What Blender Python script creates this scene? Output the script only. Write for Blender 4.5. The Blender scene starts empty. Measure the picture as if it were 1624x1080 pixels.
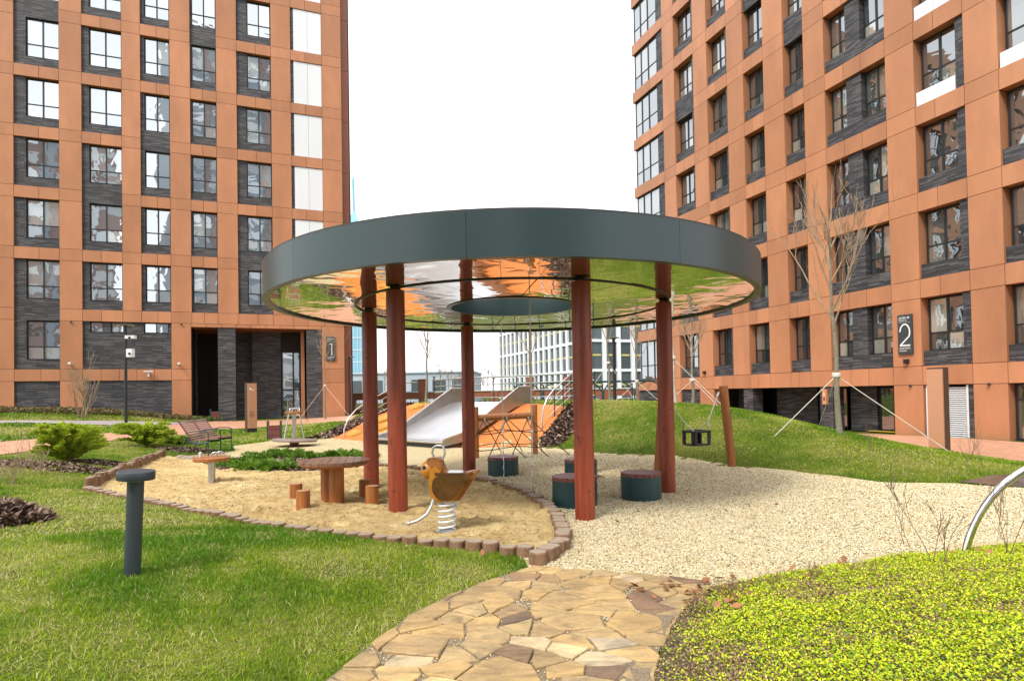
import bpy, bmesh, math, random
import numpy as np
from mathutils import Vector, Matrix
R = math.radians
rnd = random.Random(7)
rng = np.random.default_rng(11)
SC = bpy.context.scene
COL = SC.collection

# ------------------------------------------------------------------ camera
F_PX, HORIZON, EYE = 955.0, 624.0, 1.55
PITCH, ROLL = R(1.0), R(1.0)
CY = HORIZON - F_PX * math.tan(PITCH)
cam = bpy.data.cameras.new('camera'); cam_o = bpy.data.objects.new('camera', cam); COL.objects.link(cam_o)
cam.sensor_fit = 'HORIZONTAL'; cam.sensor_width = 36.0; cam.lens = 36.0 * F_PX / 1624.0
cam.shift_y = (CY - 540.0) / 1624.0
cam.clip_start = 0.05; cam.clip_end = 3000
cam_o.matrix_world = Matrix.Translation((0, 0, EYE)) @ Matrix.Rotation(R(90) + PITCH, 4, 'X') @ Matrix.Rotation(-ROLL, 4, 'Z')
SC.camera = cam_o

# ------------------------------------------------------------------ sky, sun, exposure
SUN_EL, SUN_AZ = R(52), R(215)      # azimuth: clockwise from +Y, where the sun stands (behind and left of the camera)
w = bpy.data.worlds.new('World'); SC.world = w; w.use_nodes = True
nt = w.node_tree; nt.nodes.clear()
wo = nt.nodes.new('ShaderNodeOutputWorld'); bg = nt.nodes.new('ShaderNodeBackground')
sky = nt.nodes.new('ShaderNodeTexSky'); sky.sky_type = 'NISHITA'; sky.sun_disc = False
sky.sun_elevation = SUN_EL; sky.sun_rotation = SUN_AZ; sky.dust_density = 6.0; sky.air_density = 1.0
mx = nt.nodes.new('ShaderNodeMix'); mx.data_type = 'RGBA'; mx.inputs[0].default_value = 0.86
nt.links.new(sky.outputs[0], mx.inputs[6]); mx.inputs[7].default_value = (10.0, 10.1, 10.3, 1)   # closed cloud layer
nt.links.new(mx.outputs[2], bg.inputs[0]); bg.inputs[1].default_value = 0.098
nt.links.new(bg.outputs[0], wo.inputs[0])
sl = bpy.data.lights.new('sun', 'SUN'); so = bpy.data.objects.new('sun', sl); COL.objects.link(so)
sl.energy = 1.5; sl.angle = R(14); sl.color = (1.0, 0.95, 0.87)
sd = Vector((math.sin(SUN_AZ) * math.cos(SUN_EL), math.cos(SUN_AZ) * math.cos(SUN_EL), math.sin(SUN_EL)))
so.rotation_euler = sd.to_track_quat('Z', 'Y').to_euler(); so.location = (0, 0, 40)
SC.view_settings.view_transform = 'Standard'; SC.view_settings.look = 'None'
SC.view_settings.exposure = 1.0; SC.view_settings.gamma = 1.0; SC.view_settings.use_curve_mapping = False
SC.render.engine = 'CYCLES'
SC.cycles.use_denoising = True; SC.cycles.max_bounces = 7; SC.cycles.glossy_bounces = 4; SC.cycles.diffuse_bounces = 3
SC.cycles.caustics_reflective = False; SC.cycles.caustics_refractive = False; SC.cycles.sample_clamp_indirect = 6

# ------------------------------------------------------------------ pixel -> place helpers (1624x1080 photo pixels)
def ray(px, py):
    x, y = px - 812.0, -(py - CY); c, s = math.cos(ROLL), math.sin(ROLL)
    xr, yr = c * x + s * y, -s * x + c * y; cp, sp = math.cos(PITCH), math.sin(PITCH)
    return Vector((xr, cp * F_PX - sp * yr, sp * F_PX + cp * yr))
def onz(px, py, z=0.0):
    d = ray(px, py); return d * ((z - EYE) / d.z) + Vector((0, 0, EYE))
def at(px, py, Y):
    d = ray(px, py); return d * (Y / d.y) + Vector((0, 0, EYE))

# ------------------------------------------------------------------ mesh builder
class MB:
    def __init__(s): s.v, s.f, s.c = [], [], None
    def add(s, vs, fs):
        n = len(s.v); s.v += [tuple(p) for p in vs]; s.f += [tuple(i + n for i in f) for f in fs]; return s
    def box(s, x0, x1, y0, y1, z0, z1, M=None):
        vs = [Vector((x, y, z)) for z in (z0, z1) for x, y in ((x0, y0), (x1, y0), (x1, y1), (x0, y1))]
        if M: vs = [M @ p for p in vs]
        return s.add(vs, [(3, 2, 1, 0), (4, 5, 6, 7), (0, 1, 5, 4), (1, 2, 6, 5), (2, 3, 7, 6), (3, 0, 4, 7)])
    def tube(s, pts, r, n=8, caps=True, closed=False):
        pts = [Vector(p) for p in pts]; m = len(pts); rs = r if isinstance(r, (list, tuple)) else [r] * m
        base = len(s.v); prev = None
        for i, p in enumerate(pts):
            a = pts[i - 1] if (i > 0 or closed) else p; b = pts[(i + 1) % m] if (i < m - 1 or closed) else p
            t = (b - a).normalized()
            if prev is None:
                u = t.orthogonal().normalized()
            else:
                u = (prev - t * prev.dot(t)); u = u.normalized() if u.length > 1e-6 else t.orthogonal().normalized()
            prev = u; w_ = t.cross(u)
            for k in range(n):
                q = p + (u * math.cos(2 * math.pi * k / n) + w_ * math.sin(2 * math.pi * k / n)) * rs[i]; s.v.append(tuple(q))
        for i in range(m if closed else m - 1):
            for k in range(n):
                a = base + i * n + k; b = base + i * n + (k + 1) % n; j = (i + 1) % m
                s.f.append((a, b, base + j * n + (k + 1) % n, base + j * n + k))
        if caps and not closed:
            s.f.append(tuple(base + k for k in reversed(range(n)))); s.f.append(tuple(base + (m - 1) * n + k for k in range(n)))
        return s
    def lathe(s, prof, n=32, c=(0, 0, 0), cap=True):
        base = len(s.v); m = len(prof)
        for r, z in prof:
            for k in range(n):
                a = 2 * math.pi * k / n; s.v.append((c[0] + r * math.cos(a), c[1] + r * math.sin(a), c[2] + z))
        for i in range(m - 1):
            for k in range(n):
                a = base + i * n + k; b = base + i * n + (k + 1) % n; s.f.append((a, b, b + n, a + n))
        if cap:
            if prof[0][0] > 1e-4: s.f.append(tuple(base + k for k in reversed(range(n))))
            if prof[-1][0] > 1e-4: s.f.append(tuple(base + (m - 1) * n + k for k in range(n)))
        return s
    def prism(s, poly, z0, z1, M=None):
        n = len(poly); vs = [Vector((x, y, z0)) for x, y in poly] + [Vector((x, y, z1)) for x, y in poly]
        if M: vs = [M @ p for p in vs]
        return s.add(vs, [tuple(reversed(range(n))), tuple(range(n, 2 * n))] + [(i, (i + 1) % n, n + (i + 1) % n, n + i) for i in range(n)])
    def mesh(s, name, smooth=False):
        me = bpy.data.meshes.new(name); me.from_pydata(s.v, [], s.f); me.update()
        if smooth is True: me.shade_smooth()
        elif smooth:
            me.shade_smooth(); me.set_sharp_from_angle(angle=R(smooth))
        return me
    def build(s, name, mat, parent=None, smooth=False, loc=None):
        return obj(name, s.mesh(name, smooth), mat, parent, loc)
def obj(name, me, mat=None, parent=None, loc=None):
    if mat and not me.materials: me.materials.append(mat)
    o = bpy.data.objects.new(name, me); COL.objects.link(o)
    if parent: o.parent = parent
    if loc is not None: o.location = loc
    return o
def tag(o, label, cat, group=None):
    o['label'] = label; o['category'] = cat
    if group: o['group'] = group
    return o
def thing(name, label, cat, loc=(0, 0, 0), rz=0, group=None):
    o = bpy.data.objects.new(name, None); COL.objects.link(o); o.location = loc; o.rotation_euler = (0, 0, rz)
    o.empty_display_size = 0.2
    return tag(o, label, cat, group)
def copy_tree(o, parent=None):
    c = o.copy(); COL.objects.link(c); c.parent = parent
    for ch in list(o.children): copy_tree(ch, c)
    return c
def bulk(name, V, Fi, mat, cols=None, parent=None, smooth=False):
    """large mesh from arrays: V (n,3), Fi (m,k) all faces with k corners, cols (n,3) colours"""
    me = bpy.data.meshes.new(name); n, (m, k) = len(V), Fi.shape
    me.vertices.add(n); me.vertices.foreach_set('co', np.ascontiguousarray(V, dtype=np.float32).ravel())
    me.loops.add(m * k); me.loops.foreach_set('vertex_index', np.ascontiguousarray(Fi, dtype=np.int32).ravel())
    me.polygons.add(m); me.polygons.foreach_set('loop_start', np.arange(m, dtype=np.int32) * k)
    me.update(calc_edges=True)
    if cols is not None:
        at_ = me.color_attributes.new('Col', 'FLOAT_COLOR', 'POINT')
        at_.data.foreach_set('color', np.c_[cols, np.ones(n)].astype(np.float32).ravel())
    if smooth: me.shade_smooth()
    return obj(name, me, mat, parent)

# ------------------------------------------------------------------ materials
def new_mat(name):
    m = bpy.data.materials.new(name); m.use_nodes = True; t = m.node_tree
    return m, t, t.nodes['Principled BSDF']
def N(t, kind, **kw):
    n = t.nodes.new('ShaderNode' + kind)
    for k, v in kw.items(): setattr(n, k, v)
    return n
def noise(t, scale, detail=4, rough=0.6, coord='Object', stretch=None, dist=0.0):
    tc = N(t, 'TexCoord'); n = N(t, 'TexNoise'); n.inputs['Scale'].default_value = scale
    n.inputs['Detail'].default_value = detail; n.inputs['Roughness'].default_value = rough; n.inputs['Distortion'].default_value = dist
    src = N(t, 'NewGeometry').outputs['Position'] if coord == 'World' else tc.outputs[coord]
    if stretch:
        mp = N(t, 'Mapping'); mp.inputs['Scale'].default_value = stretch; t.links.new(src, mp.inputs[0]); src = mp.outputs[0]
    t.links.new(src, n.inputs['Vector']); return n.outputs['Fac']
def ramp(t, fac, stops):
    r = N(t, 'ValToRGB'); e = r.color_ramp.elements
    while len(e) < len(stops): e.new(0.5)
    for el, (p, c) in zip(e, stops): el.position = p; el.color = (*c, 1) if len(c) == 3 else c
    t.links.new(fac, r.inputs[0]); return r.outputs[0]
def mixc(t, fac, a, b, blend='MIX'):
    m = N(t, 'Mix', data_type='RGBA', blend_type=blend)
    for i, v in ((0, fac), (6, a), (7, b)):
        if hasattr(v, 'links'): t.links.new(v, m.inputs[i])
        else: m.inputs[i].default_value = v if i == 0 else (*v, 1)
    return m.outputs[2]
def bump(t, p, h, strength=0.4, dist=0.01):
    b = N(t, 'Bump'); b.inputs['Strength'].default_value = strength; b.inputs['Distance'].default_value = dist
    t.links.new(h, b.inputs['Height']); t.links.new(b.outputs[0], p.inputs['Normal']); return b
def objrand(t): return N(t, 'ObjectInfo').outputs['Random']
def simple(name, col, rough=0.5, metal=0.0, var=0.15, scale=6, bmp=0.0, spec=0.5, detail=5):
    m, t, p = new_mat(name)
    f = noise(t, scale, detail)
    lo = tuple(c * (1 - var) for c in col); hi = tuple(min(1, c * (1 + var)) for c in col)
    t.links.new(ramp(t, f, [(0.3, lo), (0.7, hi)]), p.inputs['Base Color'])
    p.inputs['Roughness'].default_value = rough; p.inputs['Metallic'].default_value = metal; p.inputs['Specular IOR Level'].default_value = spec
    if bmp: bump(t, p, noise(t, scale * 6, 3), bmp, 0.01)
    return m
def per_object(name, col, rough, var=0.12, grain=0.06, metal=0.0, spec=0.5):
    """sheet material whose tint differs a little from piece to piece"""
    m, t, p = new_mat(name)
    r = objrand(t); a = tuple(c * (1 - var) for c in col); b = tuple(min(1, c * (1 + var)) for c in col)
    base = ramp(t, r, [(0, a), (1, b)])
    f = noise(t, 0.9, 5, 0.65, 'World', (1, 1, 0.35))
    f2 = noise(t, 60, 2, 0.5, 'World')
    g = ramp(t, f, [(0.3, (1 - 1.6 * grain,) * 3), (0.7, (1 + grain,) * 3)])
    c1 = mixc(t, 1.0, base, g, 'MULTIPLY')
    t.links.new(mixc(t, 0.08, c1, f2, 'OVERLAY'), p.inputs['Base Color'])
    p.inputs['Roughness'].default_value = rough; p.inputs['Metallic'].default_value = metal; p.inputs['Specular IOR Level'].default_value = spec
    return m
def wood(name, dark, light, rough=0.55, axis=2, scale=9, knots=True, coat=0.0):
    m, t, p = new_mat(name)
    st = [14, 14, 14]; st[axis] = 1.2
    f = noise(t, scale / 9, 6, 0.62, 'Object', tuple(st), 0.6)
    st2 = [60, 60, 60]; st2[axis] = 2.5
    f2 = noise(t, 1, 4, 0.6, 'Object', tuple(st2))
    c = ramp(t, f, [(0.28, dark), (0.68, light)])
    c = mixc(t, 0.35, c, f2, 'OVERLAY')
    if knots:
        vo = N(t, 'TexVoronoi'); vo.inputs['Scale'].default_value = 1.0
        tc = N(t, 'TexCoord'); mp = N(t, 'Mapping'); sk = [5, 5, 5]; sk[axis] = 1.6; mp.inputs['Scale'].default_value = sk
        t.links.new(tc.outputs['Object'], mp.inputs[0]); t.links.new(mp.outputs[0], vo.inputs['Vector'])
        k = ramp(t, vo.outputs['Distance'], [(0.05, (0.25, 0.2, 0.2)), (0.12, (1, 1, 1))])
        c = mixc(t, 0.8, c, k, 'MULTIPLY')
    t.links.new(c, p.inputs['Base Color']); p.inputs['Roughness'].default_value = rough
    p.inputs['Coat Weight'].default_value = coat; p.inputs['Coat Roughness'].default_value = 0.3
    bump(t, p, f2, 0.25, 0.004); return m
def brick_mat(name, cols, bw=0.5, bh=0.055, mortar=(0.03, 0.03, 0.033)):
    m, t, p = new_mat(name)
    tc = N(t, 'TexCoord'); sp = N(t, 'SeparateXYZ'); t.links.new(tc.outputs['Object'], sp.inputs[0])
    ad = N(t, 'MATH' if False else 'Math', operation='ADD'); t.links.new(sp.outputs[0], ad.inputs[0]); t.links.new(sp.outputs[1], ad.inputs[1])
    cb = N(t, 'CombineXYZ'); t.links.new(ad.outputs[0], cb.inputs[0]); t.links.new(sp.outputs[2], cb.inputs[1])
    b = N(t, 'TexBrick'); t.links.new(cb.outputs[0], b.inputs['Vector']); b.inputs['Scale'].default_value = 1
    b.inputs['Brick Width'].default_value = bw; b.inputs['Row Height'].default_value = bh; b.inputs['Mortar Size'].default_value = 0.006
    b.inputs['Color1'].default_value = (0, 0, 0, 1); b.inputs['Color2'].default_value = (1, 1, 1, 1); b.inputs['Mortar'].default_value = (0.5, 0.5, 0.5, 1)
    b.offset = 0.37
    c = ramp(t, b.outputs['Color'], [(0.0, cols[0]), (0.5, cols[1]), (1.0, cols[2])])
    f = noise(t, 1.0, 3, 0.6, 'Object', (5, 5, 24)); c = mixc(t, 0.5, c, ramp(t, f, [(0.35, (0.25,) * 3), (0.7, (0.75,) * 3)]), 'OVERLAY')
    c = mixc(t, b.outputs['Fac'], c, mortar); t.links.new(c, p.inputs['Base Color'])
    p.inputs['Roughness'].default_value = 0.55
    iv = N(t, 'Math', operation='SUBTRACT'); iv.inputs[0].default_value = 1; t.links.new(b.outputs['Fac'], iv.inputs[1])
    bump(t, p, iv.outputs[0], 0.6, 0.012); return m
def glass_mat(name, inner, refl, tint=(0.92, 0.97, 1.0), wav=0.35):
    """coated window glass seen from outside: dark room or drawn curtain behind a wavy reflecting sheet"""
    m, t, p = new_mat(name); out = t.nodes['Material Output']
    r = objrand(t)
    p.inputs['Roughness'].default_value = 0.6; p.inputs['Specular IOR Level'].default_value = 0.0
    t.links.new(ramp(t, r, inner), p.inputs['Base Color'])
    g = N(t, 'BsdfGlossy'); g.inputs['Color'].default_value = (*tint, 1); g.inputs['Roughness'].default_value = 0.015
    b = N(t, 'Bump'); b.inputs['Strength'].default_value = wav; b.inputs['Distance'].default_value = 0.02
    t.links.new(noise(t, 1.1, 2, 0.4, 'World', (1, 1, 1), 0.5), b.inputs['Height']); t.links.new(b.outputs[0], g.inputs['Normal'])
    fr = N(t, 'Fresnel'); fr.inputs[0].default_value = 1.6
    mr = N(t, 'MapRange'); mr.inputs[3].default_value = refl; mr.inputs[4].default_value = 1.0; t.links.new(fr.outputs[0], mr.inputs[0])
    ms = N(t, 'MixShader'); t.links.new(mr.outputs[0], ms.inputs[0]); t.links.new(p.outputs[0], ms.inputs[1]); t.links.new(g.outputs[0], ms.inputs[2])
    t.links.new(ms.outputs[0], out.inputs[0]); return m
def vcol(name, rough=0.6, transl=0.35, spec=0.3):
    m, t, p = new_mat(name); a = N(t, 'VertexColor', layer_name='Col'); out = t.nodes['Material Output']
    t.links.new(a.outputs[0], p.inputs['Base Color']); p.inputs['Roughness'].default_value = rough; p.inputs['Specular IOR Level'].default_value = spec
    if transl:
        tr = N(t, 'BsdfTranslucent'); t.links.new(a.outputs[0], tr.inputs[0])
        ms = N(t, 'MixShader'); ms.inputs[0].default_value = transl
        t.links.new(p.outputs[0], ms.inputs[1]); t.links.new(tr.outputs[0], ms.inputs[2]); t.links.new(ms.outputs[0], out.inputs[0])
    return m

M = {}
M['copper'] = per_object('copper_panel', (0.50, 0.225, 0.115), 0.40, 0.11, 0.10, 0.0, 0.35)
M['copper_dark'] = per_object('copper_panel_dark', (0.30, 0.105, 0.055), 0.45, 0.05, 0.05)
M['brick'] = brick_mat('charcoal_brick', [(0.022, 0.023, 0.027), (0.05, 0.05, 0.057), (0.13, 0.125, 0.13)])
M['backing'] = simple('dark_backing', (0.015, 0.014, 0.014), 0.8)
M['frame'] = simple('anthracite_frame', (0.018, 0.02, 0.023), 0.4, var=0.05)
M['white_panel'] = per_object('white_panel', (0.80, 0.84, 0.89), 0.35, 0.03, 0.02)
M['glass_l'] = glass_mat('window_glass_sky_side', [(0, (0.03, 0.035, 0.04)), (0.5, (0.10, 0.11, 0.12)), (0.8, (0.35, 0.35, 0.34)), (1, (0.5, 0.5, 0.48))], 0.50, wav=0.22)
M['glass_r'] = glass_mat('window_glass_court_side', [(0, (0.02, 0.022, 0.024)), (0.6, (0.05, 0.055, 0.05)), (0.85, (0.22, 0.22, 0.19)), (1, (0.42, 0.41, 0.35))], 0.30)
M['glass_c'] = glass_mat('corner_glass', [(0, (0.10, 0.12, 0.13)), (1, (0.30, 0.30, 0.30))], 0.30, wav=0.2)
M['white_metal'] = simple('white_metal', (0.72, 0.74, 0.76), 0.4, var=0.04)
M['dark_metal'] = simple('graphite_metal', (0.022, 0.03, 0.036), 0.42, var=0.1)
M['green_metal'] = simple('dark_green_metal', (0.012, 0.05, 0.055), 0.4, var=0.08)
M['steel'] = simple('brushed_steel', (0.62, 0.62, 0.62), 0.24, 1.0, 0.06, 20)
M['galv'] = simple('galvanised_steel', (0.5, 0.51, 0.52), 0.4, 0.9, 0.12, 30)
M['log'] = wood('stained_red_log', (0.15, 0.022, 0.008), (0.34, 0.058, 0.021), 0.45, coat=0.15)
M['honey'] = wood('honey_larch', (0.22, 0.068, 0.014), (0.42, 0.155, 0.036), 0.5, coat=0.1)
M['honey_top'] = wood('larch_end_grain', (0.36, 0.17, 0.08), (0.55, 0.32, 0.17), 0.7, 0, knots=False)
M['edge_log'] = wood('weathered_edging_log', (0.11, 0.06, 0.032), (0.27, 0.155, 0.085), 0.8, knots=False)
M['edge_top'] = wood('weathered_log_top', (0.20, 0.15, 0.11), (0.40, 0.315, 0.235), 0.85, 0, knots=False)
M['burgundy'] = wood('burgundy_slat', (0.11, 0.028, 0.025), (0.24, 0.08, 0.07), 0.5, 0, knots=False)
M['table_wood'] = wood('oiled_table_board', (0.13, 0.06, 0.036), (0.27, 0.14, 0.085), 0.42, 1, knots=False)
M['bench_slat'] = wood('bench_slat', (0.19, 0.07, 0.068), (0.36, 0.17, 0.165), 0.5, 1, knots=False)
M['rope_w'] = simple('white_rope', (0.66, 0.62, 0.55), 0.8, var=0.1)
M['rope_b'] = simple('black_rope', (0.018, 0.018, 0.02), 0.8)
M['rubber'] = simple('black_rubber', (0.012, 0.012, 0.016), 0.55)

# ================================================================== GROUND
SAND = [(0.02, 5.80), (0.14, 5.72), (0.34, 5.86), (0.42, 6.2), (0.47, 6.6), (0.46, 7.3), (0.38, 7.95), (0.12, 9.15), (-0.48, 10.2), (-1.39, 11.55), (-2.14, 12.35), (-2.95, 12.85),
        (-3.6, 12.35), (-4.7, 12.15), (-6.2, 12.7), (-7.0, 13.7), (-7.5, 14.4), (-9.1, 15.7), (-8.2, 13.0), (-7.2, 10.16), (-2.91, 7.04), (-1.14, 6.17)]
GRAVEL = [(0.12, 5.28), (1.58, 4.75), (2.2, 4.95), (3.1, 5.25), (4.0, 5.5), (4.7, 5.7), (6.5, 6.3), (9.0, 7.3), (8.2, 8.6), (7.47, 9.0), (6.88, 9.45), (5.94, 9.69), (5.13, 11.1),
          (4.41, 12.05), (3.69, 13.8), (2.16, 15.07), (0.95, 16.86), (0.7, 17.9), (-1.7, 17.7), (-4.3, 20.0), (-6.46, 21.9), (-8.6, 21.6), (-9.0, 19.4), (-8.1, 17.6), (-9.0, 15.9),
          (-8.1, 13.0), (-7.0, 10.35), (-2.8, 7.26), (-1.05, 6.36), (0.05, 5.9)]
PATH = [(-1.6, -4), (-1.6, 0), (-1.35, 2.2), (-1.01, 3.31), (-0.74, 4.22), (-0.29, 4.88), (0.13, 5.32), (0.9, 5.1), (1.6, 4.78), (1.24, 4.37), (0.98, 3.92), (0.71, 3.25), (0.55, 2.2), (0.7, 0), (1.0, -4)]
COVER = [(0.73, 3.25), (1.0, 3.92), (1.26, 4.37), (1.6, 4.74), (2.2, 4.9), (3.1, 5.2), (4.0, 5.45), (4.7, 5.65), (6.5, 6.25), (9, 7.2), (9, -3), (1.1, -3), (0.72, 0), (0.57, 2.2)]
NX, NY = 0.665, 0.747                                  # uphill direction of the slide mound
ORANGE = [(-6.6, 21.9), (-4.4, 19.75), (-1.7, 17.35), (0.75, 17.5), (1.72, 18.75), (-3.75, 23.65), (-5.2, 23.4)]
def crest(t): return (-0.9 + 0.747 * t, 20.8 - 0.665 * t)
CP = []
def cp(x, y, z): CP.append((x, y, z))
for poly in (GRAVEL, PATH):
    n = len(poly)
    for i in range(n):
        (x0, y0), (x1, y1) = poly[i], poly[(i + 1) % n]; k = max(1, int(math.hypot(x1 - x0, y1 - y0) / 1.1))
        for j in range(k): cp(x0 + (x1 - x0) * j / k, y0 + (y1 - y0) * j / k, 0.0)
for p in ((0, 9), (3, 8), (-3, 10), (-5, 13), (-4, 17), (-1, 14), (5, 8), (-6.5, 18), (0, 2), (-0.3, 3.5), (0, -3), (2, 11)): cp(*p, 0.0)
for p in ((-3.0, 4.75, .2), (-1.9, 4.3, .13), (-1.9, 2, .12), (-4, 2, .24), (-6, 6, .27), (-5.2, 6.6, .25), (-10, 4, .42), (-9.5, 9, .3), (-4, -3, .3), (-15, 0, .6), (-16, 10, .45),
          (-9.4, 12.7, .24), (-10.4, 16, .22), (-13.6, 16, .34), (-13.3, 20, .40), (-11.2, 20, .22), (-14.6, 25.7, .40), (-15.3, 24, .52), (-20, 24, .72), (-22, 18, .8), (-24.3, 30.8, 1.05),
          (-20.5, 31.6, .8), (-17.7, 33.2, .36), (-12, 27.5, .12), (-12, 33.5, .22), (-8.2, 36.2, .42), (-9.2, 24, .10), (-10.5, 30, .2), (-6.8, 30, .75), (-30, 28, 1.2), (-12, 40, .3), (-30, 12, 1.0)): cp(*p)
for t in (-4.3, -3, -1.5, 0, 1.5, 3.0):
    x, y = crest(t); cp(x, y, 1.18); cp(x + NX * 2, y + NY * 2, 1.2); cp(x - NX * 1.7, y - NY * 1.7, 0.55); cp(x + NX * 6, y + NY * 6, 0.95)
for p in ((2.7, 18.8, 1.24), (4.3, 18.5, 1.2), (5.2, 17, 1.1), (5.86, 15.5, .92), (6.3, 14.5, .77), (7.1, 13, .50), (7.8, 11.5, .27), (8.7, 10.4, .12), (3.2, 16.6, .72), (4.7, 14.4, .55), (5.4, 12.7, .38), (6.1, 11.2, .22),
          (7.5, 17.5, .75), (6, 20, .95), (3, 24, .9), (9.2, 15.5, .12), (10, 19, -.22), (8, 23, .1), (12, 23, -.27), (9, 27, -.2), (8, 33, -.2), (15, 20, -.27), (11, 14, -.2), (12, 10, -.2), (16, 12, -.27), (20, 8, -.3),
          (0, 34, .4), (-3, 42, .2), (4, 42, 0), (10, 50, 0), (-10, 55, .1), (30, 30, -.3), (25, 0, -.1), (-40, 40, 1.2), (-45, 5, 1.2), (0, -15, .1), (40, 60, 0), (-40, 65, .5),
          (2.3, 4.3, .16), (3.2, 4.7, .2), (4.2, 4.9, .2), (1.35, 3.3, .15), (2.2, 2.8, .28), (4.0, 3.0, .32), (6, 5, .2), (2.0, 0, .25), (7, 1, .3)): cp(*p)
for a, b in (((-1.14, 6.17), (0.0, 5.8)), ((-2.91, 7.04), (-1.14, 6.17)), ((-7.2, 10.16), (-2.91, 7.04))):
    for j in range(5):
        t = (j + .5) / 5; x, y = a[0] + (b[0] - a[0]) * t, a[1] + (b[1] - a[1]) * t; q = min(1, max(0, -x / 2.5))
        cp(x - .07, y - .12, .03 + .06 * q); cp(x - .3, y - .5, .05 + .08 * q)
CP = np.array(CP)
def tps_fit(P, z, lam=0.02):
    n = len(P); d = np.hypot(P[:, None, 0] - P[None, :, 0], P[:, None, 1] - P[None, :, 1])
    K = np.where(d > 1e-9, d * d * np.log(d + 1e-12), 0) * 0.02 + np.eye(n) * lam
    A = np.zeros((n + 3, n + 3)); A[:n, :n] = K; Q = np.c_[np.ones(n), P]; A[:n, n:] = Q; A[n:, :n] = Q.T
    return np.linalg.solve(A, np.r_[z, 0, 0, 0])
TW = tps_fit(CP[:, :2], CP[:, 2])
def tps(x, y):
    out = np.zeros(len(x))
    for i0 in range(0, len(x), 20000):
        a, b = x[i0:i0 + 20000], y[i0:i0 + 20000]
        d = np.hypot(a[:, None] - CP[None, :, 0], b[:, None] - CP[None, :, 1])
        out[i0:i0 + 20000] = (np.where(d > 1e-9, d * d * np.log(d + 1e-12), 0) * 0.02) @ TW[:-3] + TW[-3] + TW[-2] * a + TW[-1] * b
    return out
GS = 0.4; GX0, GX1, GY0, GY1 = -44.0, 32.0, -8.0, 56.0
gx = np.arange(GX0, GX1 + 1e-6, GS); gy = np.arange(GY0, GY1 + 1e-6, GS)
XX, YY = np.meshgrid(gx, gy); ZZ = tps(XX.ravel(), YY.ravel()).reshape(XX.shape)
ZZ = np.clip(ZZ, -0.35, 1.5)
def inpoly(x, y, poly):
    x = np.asarray(x); y = np.asarray(y); c = np.zeros(x.shape, bool); n = len(poly)
    for i in range(n):
        (x0, y0), (x1, y1) = poly[i], poly[i - 1]
        if y0 == y1: continue
        c ^= ((y0 > y) != (y1 > y)) & (x < (x1 - x0) * (y - y0) / (y1 - y0) + x0)
    return c
def polydist(x, y, poly):
    d = np.full(np.shape(x), 1e9); n = len(poly)
    for i in range(n):
        (x0, y0), (x1, y1) = poly[i], poly[(i + 1) % n]; dx, dy = x1 - x0, y1 - y0
        t = np.clip(((x - x0) * dx + (y - y0) * dy) / (dx * dx + dy * dy), 0, 1)
        d = np.minimum(d, np.hypot(x - x0 - t * dx, y - y0 - t * dy))
    return d
inside = inpoly(XX, YY, GRAVEL) | inpoly(XX, YY, PATH)
ZZ = np.where(inside, 0.0, ZZ)
def zg(x, y):
    x = np.clip(np.asarray(x, float), GX0, GX1 - 1e-3); y = np.clip(np.asarray(y, float), GY0, GY1 - 1e-3)
    i = ((x - GX0) / GS).astype(int); j = ((y - GY0) / GS).astype(int); i = np.minimum(i, len(gx) - 2); j = np.minimum(j, len(gy) - 2)
    u = (x - gx[i]) / GS; v = (y - gy[j]) / GS
    return ZZ[j, i] * (1 - u) * (1 - v) + ZZ[j, i + 1] * u * (1 - v) + ZZ[j + 1, i] * (1 - u) * v + ZZ[j + 1, i + 1] * u * v
def Z(x, y): return float(zg(np.array([x]), np.array([y]))[0])
def hit(px, py, far=60.0):
    """where the line of sight through a photo pixel meets the ground"""
    d = ray(px, py); d = d / d.y; a = 1.5
    while a < far:
        p = d * a
        if p.z + EYE < Z(p.x, p.y): break
        a += 0.05
    p = d * a; return Vector((p.x, p.y, Z(p.x, p.y)))

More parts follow.
